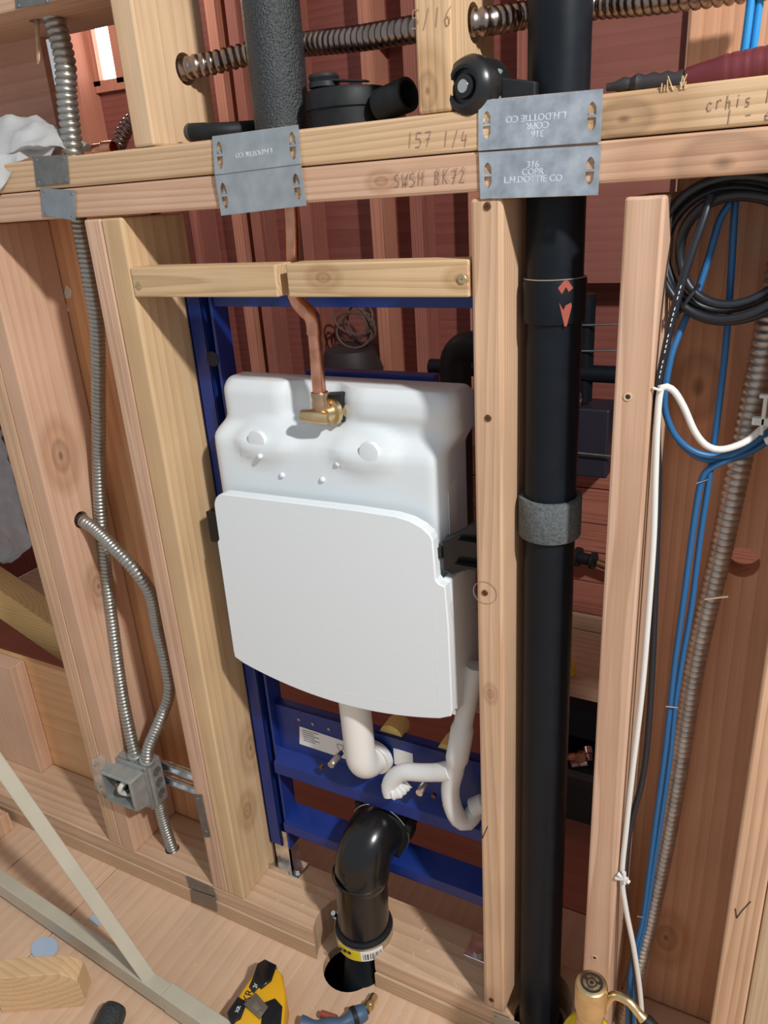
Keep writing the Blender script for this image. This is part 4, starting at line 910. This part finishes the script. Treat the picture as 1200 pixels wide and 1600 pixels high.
b2 = bluec('blue cable dropping straight behind the coil to the tie points below', [(0.2494, 0.0800, 1.2283), (0.2498, 0.0800, 1.2022), (0.2532, 0.0780, 1.1292), (0.2553, 0.0720, 1.0588), (0.2549, 0.0660, 0.9913), (0.2541, 0.0620, 0.9564), (0.2532, 0.0600, 0.9199), (0.2507, 0.0600, 0.8575), (0.2489, 0.0600, 0.7657), (0.2447, 0.0600, 0.6935), (0.2418, 0.0600, 0.6265), (0.2415, 0.0620, 0.5448), (0.2379, 0.0660, 0.4431), (0.2331, 0.0700, 0.3321), (0.2292, 0.0700, 0.2293), (0.2225, 0.0620, 0.1545), (0.2245, 0.0550, 0.0800), (0.2313, 0.0550, -0.0351)])
b3 = bluec('blue cable splitting from the right loop and tied alongside another going down', [(0.3182, 0.0640, 0.9871), (0.2954, 0.0600, 0.9668), (0.2752, 0.0550, 0.9564), (0.2574, 0.0520, 0.9469), (0.2476, 0.0520, 0.9333), (0.2441, 0.0520, 0.8989), (0.2420, 0.0520, 0.8436), (0.2399, 0.0520, 0.7681), (0.2375, 0.0520, 0.6966), (0.2366, 0.0520, 0.6306), (0.2354, 0.0540, 0.5489), (0.2322, 0.0580, 0.4480), (0.2288, 0.0620, 0.3382), (0.2255, 0.0640, 0.2340), (0.2179, 0.0550, 0.1603), (0.2180, 0.0480, 0.0851), (0.2236, 0.0480, -0.0303)])
b4 = bluec('blue cable leaving the bottom of the loop, thickening the right-hand curve', [(0.2207, 0.0430, 0.9738), (0.2407, 0.0500, 0.9561), (0.2596, 0.0560, 0.9524), (0.2810, 0.0600, 0.9568), (0.3006, 0.0650, 0.9720), (0.3194, 0.0700, 0.9896)])
for (c_, p, q) in ((b3, (0.2425, 0.0440, 0.9289), (0.2531, 0.0500, 0.9324)), (b3, (0.2331, 0.0440, 0.6331), (0.2467, 0.0500, 0.6310)), (b2, (0.2190, 0.0600, 0.2482), (0.2279, 0.0600, 0.2500))):
    add('cable_tie', tube(NB(), [Vector(p) + Vector((0, -.002, 0)), Vector(q) + Vector((0, -.002, 0))], .0009, 6), galv, c_)
t5 = bluec('left of two bright blue cables above the red tool handle', [(0.2458, 0.0750, 1.3982), (0.2453, 0.0750, 1.3741), (0.2442, 0.0750, 1.3403), ((0.2442, 0.0750, 1.3403)[0] - .003, .078, TZ + .001)], .0038, brightblue)
t6 = bluec('right of two bright blue cables above the red tool handle', [(0.2532, 0.0800, 1.3978), (0.2521, 0.0800, 1.3714), (0.2509, 0.0800, 1.3390), ((0.2509, 0.0800, 1.3390)[0] - .003, .083, TZ + .001)], .0038, brightblue)
add('staple', tube(NB(), [Vector((0.2612, 0.0780, 0.7709)), Vector((0.2863, 0.0780, 0.7793))], .0013, 6), galv, wall)
t = thing('cable_clip', 'small pale plastic cable clip on the blue loop at the right edge', 'clip', (0.2995, 0.0400, 1.0054))
bm = NB(); q = Vector((0.2997, 0.0400, 1.0034)); bx(bm, q.x - .010, q.x + .010, q.y - .004, q.y + .004, q.z - .004, q.z + .004, .001); bx(bm, q.x - .002, q.x + .002, q.y - .004, q.y + .003, q.z - .014, q.z + .026, .001); bx(bm, q.x - .006, q.x + .008, q.y - .004, q.y + .003, q.z + .024, q.z + .028, .001)
add('clip_body', bm, plain('pale_clip_plastic', (.62, .64, .60), .5), t)
add('cable_end', cyl((0.3045, 0.0400, 0.9821), (0.3121, 0.0400, 0.9869), .004, 12), whitecab, t)

# ------------------------------------------------------------------ beige steel trestle on the floor
t = thing('steel_trestle', 'beige painted steel trestle lying across the lower left floor with diagonal strut', 'trestle', (-.6, -.2, FZ))
def bar4(p0, p1, side, up, bev=.002):
    p0, p1, s, u = Vector(p0), Vector(p1), Vector(side), Vector(up)
    bm = NB(); quadbox(bm, [p0 - u, p1 - u, p1 + s - u, p0 + s - u, p0, p1, p1 + s, p0 + s], bev); return bm
Zt = -.026
L0, L1 = Vector((-0.9949, -0.1647, -0.0260)), Vector((-0.5214, -0.2041, -0.0260)); H0, H1 = Vector((-1.0529, -0.1204, -0.0260)), Vector((-0.5572, -0.1881, -0.0260))
dirb = (L1 - L0).normalized(); wid = abs((H1 - L1).dot(Vector((-dirb.y, dirb.x, 0))) + (H0 - L0).dot(Vector((-dirb.y, dirb.x, 0)))) / 2; sd = Vector((-dirb.y, dirb.x, 0)) * wid
S = L0 - dirb * .5; E = L0 + dirb * (L1 - L0).length
add('beam', bar4(S, E, sd, (0, 0, .040)), beige, t)
add('beam_sleeve', bar4(E - dirb * .0, E + dirb * .5, sd * 1.10, (0, 0, .044)), beige, t)
b0 = Vector((-0.5627, -0.1883, -0.0240)); b1 = Vector((-0.7770, -0.2300, 0.4833)); b1 = b0 + (b1 - b0) * 1.8
db = (b1 - b0).normalized(); sb = db.cross(Vector(cam.location) - b0).normalized() * .024; ub = sb.cross(db).normalized() * .024
if (ub.dot(Vector(cam.location) - b0)) < 0: ub = -ub
add('strut', bar4(b0 - sb * .5 - db * .012, b1 - sb * .5, sb, ub), beige, t)

# ------------------------------------------------------------------ odds and ends on the floor
bm = NB(); q = [Vector((-0.7942, -0.3290, -0.0760)), Vector((-0.6651, -0.2544, -0.0760)), Vector((-0.6661, -0.2324, -0.0760))]
fl, frr = q[0], q[1]; ux = (frr - fl); ux.z = 0; L_ = ux.length; ux.normalize(); back_ = Vector((-ux.y, ux.x, 0)) * .038
pts = [fl + ux * a + Vector((0, 0, b)) for a, b in ((0, 0), (L_ * .97, 0), (L_ * 1.02, .014), (L_, .068), (L_ * .82, .088), (0, .088))]
prism(bm, pts, back_, .0015); o = add('wood_offcut', bm, wood('X', (.68, .47, .27), .86, 30, tag='off'))
tag(o, 'pale wooden offcut with clipped corner on the floor at the lower left', 'wood block')
wc2 = (-1.1724, -0.0332, -0.0760)
bm = NB(); quadbox(bm, [(wc2[0] - .09, wc2[1] - .05, FZ), (wc2[0] + .015, wc2[1] - .05, FZ), (wc2[0] + .015, wc2[1] + .02, FZ), (wc2[0] - .09, wc2[1] + .02, FZ), (wc2[0] - .09, wc2[1] - .05, FZ + .05), (wc2[0] + .008, wc2[1] - .05, FZ + .06), (wc2[0] + .008, wc2[1] + .02, FZ + .045), (wc2[0] - .09, wc2[1] + .02, FZ + .05)], .004)
o = add('wood_scrap', bm, wood('Z', (.62, .40, .26), .85, 40, tag='scr')); tag(o, 'reddish wood scrap at the left edge beside the strut', 'wood block')
p_ = Vector((-0.5872, -0.2630, -0.0500)); o = add('foam_scrap', lathe(NB(), p_, (.25, -.9, -.12), [(-.022, .012), (-.020, .019), (-.014, .0225), (-.004, .024), (.10, .024), (.10, .012)], 28), foam, None, True, angle=60); tag(o, 'end of black foam pipe sleeve lying below the wooden offcut', 'foam sleeve')
c1 = Vector((-0.8296, -0.2048, -0.0755)); bm = NB(); prism(bm, [c1 + Vector((.030 * math.cos(a), .022 * math.sin(a), 0)) for a in [2 * PI * k / 14 for k in range(14)]], (0, 0, .004), .001); o = add('plastic_disc', bm, lblue); tag(o, 'pale blue plastic disc on the floor behind the wooden offcut', 'disc')
c1 = Vector((-0.7830, -0.1128, -0.0755)); bm = NB(); prism(bm, [c1 + Vector(v) for v in ((-.018, -.008, 0), (.012, -.012, 0), (.018, .008, 0), (-.012, .010, 0))], (0, 0, .003)); o = add('plastic_chip', bm, lblue); tag(o, 'small pale blue plastic chip on the floor between beam and strut', 'chip')

# yellow and black cordless tool
t = thing('cordless_tool', 'yellow and black cordless power tool lying on the floor near the trestle', 'power tool', (-0.3857, -0.1084, -0.0760))
def slab(ps, z0, z1, mat, name, par=t, bev=.003):
    bm = NB(); prism(bm, [(p[0], p[1], z0) for p in ps], (0, 0, z1 - z0), bev); return add(name, bm, mat, par, True, angle=50)
ZA = -.020
slab([(-0.3904, -0.1727, -0.0200), (-0.3936, -0.1365, -0.0200), (-0.3942, -0.0906, -0.0200), (-0.3762, -0.0727, -0.0200), (-0.3462, -0.0818, -0.0200), (-0.3185, -0.1105, -0.0200), (-0.2911, -0.1620, -0.0200), (-0.3091, -0.2103, -0.0200), (-0.3607, -0.2005, -0.0200)], FZ, ZA, yellowp, 'housing', bev=.006)
bt = slab([(-0.3857, -0.1189, -0.0180), (-0.3961, -0.0877, -0.0180), (-0.3886, -0.0746, -0.0180), (-0.3630, -0.0751, -0.0180), (-0.3544, -0.1031, -0.0180), (-0.3618, -0.1233, -0.0180)], FZ + .01, -.0155, glossb, 'battery', bev=.003)
slab([(-0.3836, -0.1292, -0.0185), (-0.3891, -0.1069, -0.0185), (-0.3657, -0.1066, -0.0185), (-0.3694, -0.1353, -0.0185)], ZA - .004, -.0178, blackcab, 'label_panel', bev=.0008)
ru = Vector((-0.3761, -0.0920, -0.0180)) - Vector((-0.3678, -0.1337, -0.0180)); ru.z = 0
text('voltage_print', '20V', .0105, Vector((-0.3741, -0.1193, -0.0172)), ru, ru.cross(Vector((0, 0, -1))), paper, bt, .0003)
rx = Vector((-0.3658, -0.1106, -0.0200)) - Vector((-0.3865, -0.1671, -0.0200)); rx.z = 0
text('model_print', 'XR', .019, Vector((-0.3756, -0.1437, -0.0196)), ru, ru.cross(Vector((0, 0, -1))), ink, t, .0003)
slab([(-0.3900, -0.1817, -0.0190), (-0.3905, -0.1511, -0.0190), (-0.3701, -0.1528, -0.0190), (-0.3623, -0.1808, -0.0190), (-0.3707, -0.1942, -0.0190)], FZ, -.0165, rubber, 'rubber_corner')
tv = Vector((-0.3748, -0.1708, -0.0160)); text('corner_print', 'XR', .009, tv, ru, ru.cross(Vector((0, 0, -1))), paper, t, .0003)
slab([(-0.3428, -0.1421, -0.0180), (-0.3294, -0.1271, -0.0180), (-0.3106, -0.1332, -0.0180), (-0.2900, -0.1688, -0.0180), (-0.3104, -0.2011, -0.0180)], FZ + .01, -.0155, rubber, 'rubber_grip')
ck = slab([(-0.3701, -0.1609, -0.0150), (-0.3634, -0.1353, -0.0150), (-0.3296, -0.1468, -0.0150), (-0.3308, -0.1690, -0.0150)], -.017, -.0125, plain('grey_brown_steel', (.20, .17, .145), .5, .5), 'belt_clip', bev=.001)
slab([(-0.3554, -0.1584, -0.0125), (-0.3545, -0.1469, -0.0125), (-0.3356, -0.1527, -0.0125), (-0.3363, -0.1627, -0.0125)], -.0135, -.0118, plain('dull_metal', (.36, .34, .28), .4, .8), 'clip_slot', ck, bev=.0005)
bm = screw_bm((0, 0, 0), r=.0035); bm.transform(Matrix.Translation((-0.3364, -0.1604, -0.0108)) @ Matrix.Rotation(-PI / 2, 4, 'X')); add('clip_screw', bm, steel, ck)

# brass tipped torch handle
t = thing('brass_tipped_tool', 'blue handled tool with brass nozzle tip on the floor by the drain hole', 'tool', (-0.2220, -0.0701, -0.0760))
n0, n1, n2 = Vector((-0.1954, -0.0238, -0.0640)), Vector((-0.1938, -0.0566, -0.0600)), Vector((-0.2316, -0.1050, -0.0580))
add('nozzle', tube(NB(), catmull([n0, n1], .003), lambda i, s: .0070 + (.001 if i % 3 == 0 and s > .015 else 0), 16), brass, t, True)
add('nozzle_collar', tube(NB(), [n1.lerp(n0, .45), n1.lerp(n0, .30)], .0092, 16), brass, t, True)
add('handle', tube(NB(), catmull([n1 + (n1 - n0) * .02, n1.lerp(n2, .35), n2, n2 + Vector((-.05, -.02, 0))], .006), lambda i, s: .012 + .003 * math.sin(s * 120), 18), plain('blue_grey_rubber', (.06, .11, .19), .5), t, True)
add('handle_band', tube(NB(), [n1.lerp(n2, .3), n1.lerp(n2, .42)], .0165, 18), rubber, t, True)
add('trigger', tube(NB(), [n2 + Vector((-.0, .012, .004)), n2 + Vector((-.03, .012, -.002))], .006, 10), orangep, t, True)

# torch: yellow cylinder with brass head and curved burner tube
TX, TY = .1965, -.135
t = thing('gas_torch', 'yellow gas cylinder with brass torch head and hooked burner tube at lower right', 'torch', (TX, TY, FZ))
add('gas_cylinder', lathe(NB(), (TX, TY, FZ), (0, 0, 1), [(0, .034), (.004, .037), (.29, .037), (.306, .035), (.320, .030), (.330, .021), (.334, .012)], 40), plain('yellow_paint', (.78, .55, .005), .25), t, True)
th = Vector((TX, TY, .258))
hd = add('torch_head', lathe(NB(), th, (0, 0, 1), [(0, .013), (.003, .0165), (.016, .0165), (.018, .0155), (.020, .017), (.032, .017), (.034, .0155), (.037, .0195), (.072, .0195), (.077, .018), (.0785, .0155)], 36), brass, t, True)
zt_ = th.z + .0787
for nm, r0, r1, mt in (('logo_ring', .0105, .0135, ink), ('logo_ring', .0048, .0066, ink), ('logo_dot', .0, .0026, ink)):
    bm = NB(); lathe(bm, (TX, TY, zt_), (0, 0, 1), [(0, r1), (.0003, r1), (.0003, max(r0, .0002)), (0, max(r0, .0002))], 36, False); add(nm, bm, mt, hd)
for a, s in ((90, 'ON'), (270, 'OFF')):
    an = math.radians(a); text('dial_print', s, .0045, (TX + .0086 * math.cos(an), TY + .0086 * math.sin(an), zt_ + .0001), (1, 0, 0), (0, 1, 0), ink, hd, .0002)
for a in (20, 160): bm = NB(); an = math.radians(a); lathe(bm, (TX + .0086 * math.cos(an), TY + .0086 * math.sin(an), zt_), (0, 0, 1), [(0, .0022), (.0003, .0022)], 10); add('logo_dot', bm, ink, hd)
tbp = [th + Vector((.014, .004, .030)), Vector((0.2193, -0.1280, 0.3161)), Vector((0.2305, -0.1280, 0.3217)), Vector((0.2423, -0.1300, 0.3211)), Vector((0.2506, -0.1320, 0.3140)), Vector((0.2594, -0.1340, 0.3085))]
bt_ = add('burner_tube', tube(NB(), catmull(tbp, .004), lambda i, s: .0052 if s < .075 else .0068, 16), brass, t, True)
add('burner_tip', lathe(NB(), tbp[-1], tbp[-1] - tbp[-2], [(0, .0075), (.004, .009), (.04, .009)], 18), rubber, bt_, True)

# ------------------------------------------------------------------ things seen through the wall
# plastic sheet hanging in the left bay
bm = NB(); G = []; rs = random.Random(2)
for j in range(22):
    row = []
    for i in range(16):
        u, v = i / 15, j / 21
        x = -1.42 + .285 * u - .055 * v * 0 + (-.09 * max(0, v - .82) / .18 * u); zz = .83 - .36 * v + .06 * u * v * .6
        y = .20 + .022 * noise.noise(Vector((x * 22, zz * 12, 1))) + .010 * noise.noise(Vector((x * 60, zz * 45, 7)))
        row.append(bm.verts.new((x, y, zz)))
    G.append(row)
for j in range(21):
    for i in range(15): bm.faces.new((G[j][i], G[j][i + 1], G[j + 1][i + 1], G[j + 1][i]))
bmesh.ops.solidify(bm, geom=bm.faces[:], thickness=.0015)
o = add('plastic_bag', bm, plain('hazy_plastic', (.56, .54, .56), .32, 0, .1, 30, .3), None, True, angle=80); tag(o, 'hazy crumpled plastic bag hanging in the bay at the left edge', 'bag')

# tote of fittings on the far floor
t = thing('tool_tote', 'dark open tool tote full of fittings on the floor beyond the vent pipe', 'tool box', (.06, .60, FZ))
tb = NB(); x0, x1, y0, y1 = -.10, .20, .53, .78; zf = FZ
bx(tb, x0, x1, y0, y1, zf + .0, zf + .01); bx(tb, x0, x1, y0, y0 + .01, zf + .01, zf + .13); bx(tb, x0, x1, y1 - .01, y1, zf + .01, zf + .13); bx(tb, x0, x0 + .01, y0, y1, zf + .01, zf + .13); bx(tb, x1 - .01, x1, y0, y1, zf + .01, zf + .13); bx(tb, x0 - .01, x1 + .01, y0 - .012, y0, zf + .112, zf + .13)
add('tray', tb, teal, t)
hb = NB(); quadbox(hb, [(x0, .66, zf + .12), (x1, .66, zf + .12), (x1, .70, zf + .12), (x0, .70, zf + .12), (x0 + .01, .72, zf + .16), (x1 - .01, .72, zf + .16), (x1 - .01, .76, zf + .16), (x0 + .01, .76, zf + .16)], .004); add('divider', hb, blackp, t)
for p, d_, mt, lab in (((-.030, .57, FZ + .125), (1, .3, .2), copper, 'copper pipe fitting at the left front in the dark tool tote'), ((.005, .60, FZ + .13), (.2, -1, .4), copper, 'copper pipe fitting further back in the dark tool tote'),
                       ((-.005, .56, FZ + .12), (.8, .6, .1), chrome, 'bright silver pipe fitting at the front of the dark tool tote'), ((.03, .585, FZ + .125), (-.4, .9, .3), chrome, 'bright silver pipe fitting beside the middle stud gap in the tote'),
                       ((-.05, .60, FZ + .12), (.3, .4, .9), rubber, 'black pipe fitting standing in the dark tool tote')):
    o = add('pipe_fitting', lathe(NB(), p, d_, [(0, .008), (.016, .009), (.018, .012), (.034, .012)], 12), mt, None, True); tag(o, lab, 'pipe fitting', 'pipe fittings in the tool tote')
ring_ = (-0.1465, 1.0597, -0.0760); bm = NB(); c_ = Vector((ring_[0], ring_[1], FZ + .027))
tube(bm, [c_ + Vector((math.cos(a) * .020, math.sin(a) * .008, math.sin(a) * .020)) for a in [2 * PI * k / 20 for k in range(21)]], .007, 10, False)
o = add('tape_roll', bm, yellowp, None, True); tag(o, 'yellow ring on the far floor peeping past the vent pipe', 'ring')
# black drain pipes and valve gear on the far wall
t = thing('far_drain_pipes', 'black drain pipes crossing on the far wall, seen beyond vent pipe', 'pipe', (-.18, 1.2, .85))
add('vertical_pipe', cyl((-.165, 1.20, .70), (-.165, 1.20, .975), .024, 24), blackp, t, True)
add('horizontal_pipe', cyl((-.60, 1.19, .775), (.25, 1.19, .775), .022, 24), blackp, t, True)
for zz in (.90, .835): add('strap', cyl((-.20, 1.17, zz), (-.02, 1.17, zz + .008), .0025, 8), galv_dark, t)
t = thing('valve_box', 'dark square valve housing with brass fittings, under the far black pipes', 'valve box', (-.15, 1.2, .50))
add('housing', box(-.22, -.085, 1.16, 1.27, .50, .69, .006), plain('dark_blue_grey', (.02, .02, .035), .5), t)
for p in ((-.20, 1.155, .735), (-.17, 1.15, .70), (-.21, 1.15, .615), (-.185, 1.15, .60), (-.20, 1.15, .51)): add('fitting', lathe(NB(), p, (.2, -.4, 1), [(0, .012), (.02, .014), (.022, .010), (.036, .010)], 14), plain('dull_copper', (.45, .33, .28), .4, .9), t, True)
add('rod', cyl((-.30, 1.14, .575), (-.04, 1.14, .573), .0028, 8), galv_dark, t)
t = thing('floor_pipe_flange', 'dark cast pipe flange beside the planks at the foot of the far wall', 'pipe fitting', (-.13, 1.27, .17))
add('flange', lathe(NB(), (-.185, 1.27, .205), (1, -.2, 0), [(0, .030), (.012, .030), (.012, .018), (.05, .018), (.05, .026), (.06, .026)], 20), rubber, t, True)
add('nipple', cyl((-.12, 1.26, .20), (-.06, 1.26, .185), .012, 14), rust, t, True)
# hank of wire and elbow hanging in the far room behind the tank
wh = Vector((-0.8987, 1.3000, 0.8679)); t = thing('wire_hank', 'loose hank of grey wire hanging on the far wall above the tank', 'wire', wh)
wpts = []
for k in range(120):
    a = 2 * PI * k / 20; r = .055 + .014 * math.sin(k * .37); wpts.append(wh + Vector((math.cos(a) * r + .012 * math.sin(k * .11), .02 * math.sin(k * .21), math.sin(a) * r * .8 + .012 * math.cos(k * .17))))
add('wire', cable(wpts, .0035, .012, 6), plain('dim_wire', (.11, .07, .06), .6), t, True)
fb = Vector((-0.9375, 1.3200, 0.7693)); bm = NB(); lathe(bm, fb + Vector((0, 0, -.10)), (0, 0, 1), [(0, .10), (.06, .105), (.12, .08), (.14, .03)], 24); o = add('dark_bucket', bm, plain('dark_bucket_plastic', (.03, .02, .022), .6), None, True); tag(o, 'dark rounded bucket against the far wall behind the tank', 'bucket')
eb = Vector((-0.4228, 1.0000, 0.8564)); o = add('drain_elbow', tube(NB(), bend(Vector((eb.x - .02, eb.y, FZ)), eb + Vector((-.02, 0, .02)), eb + Vector((.16, .0, .01)), .06), .040, 20), rubber, None, True); tag(o, 'dark drain elbow in the far room left of middle stud', 'pipe fitting')
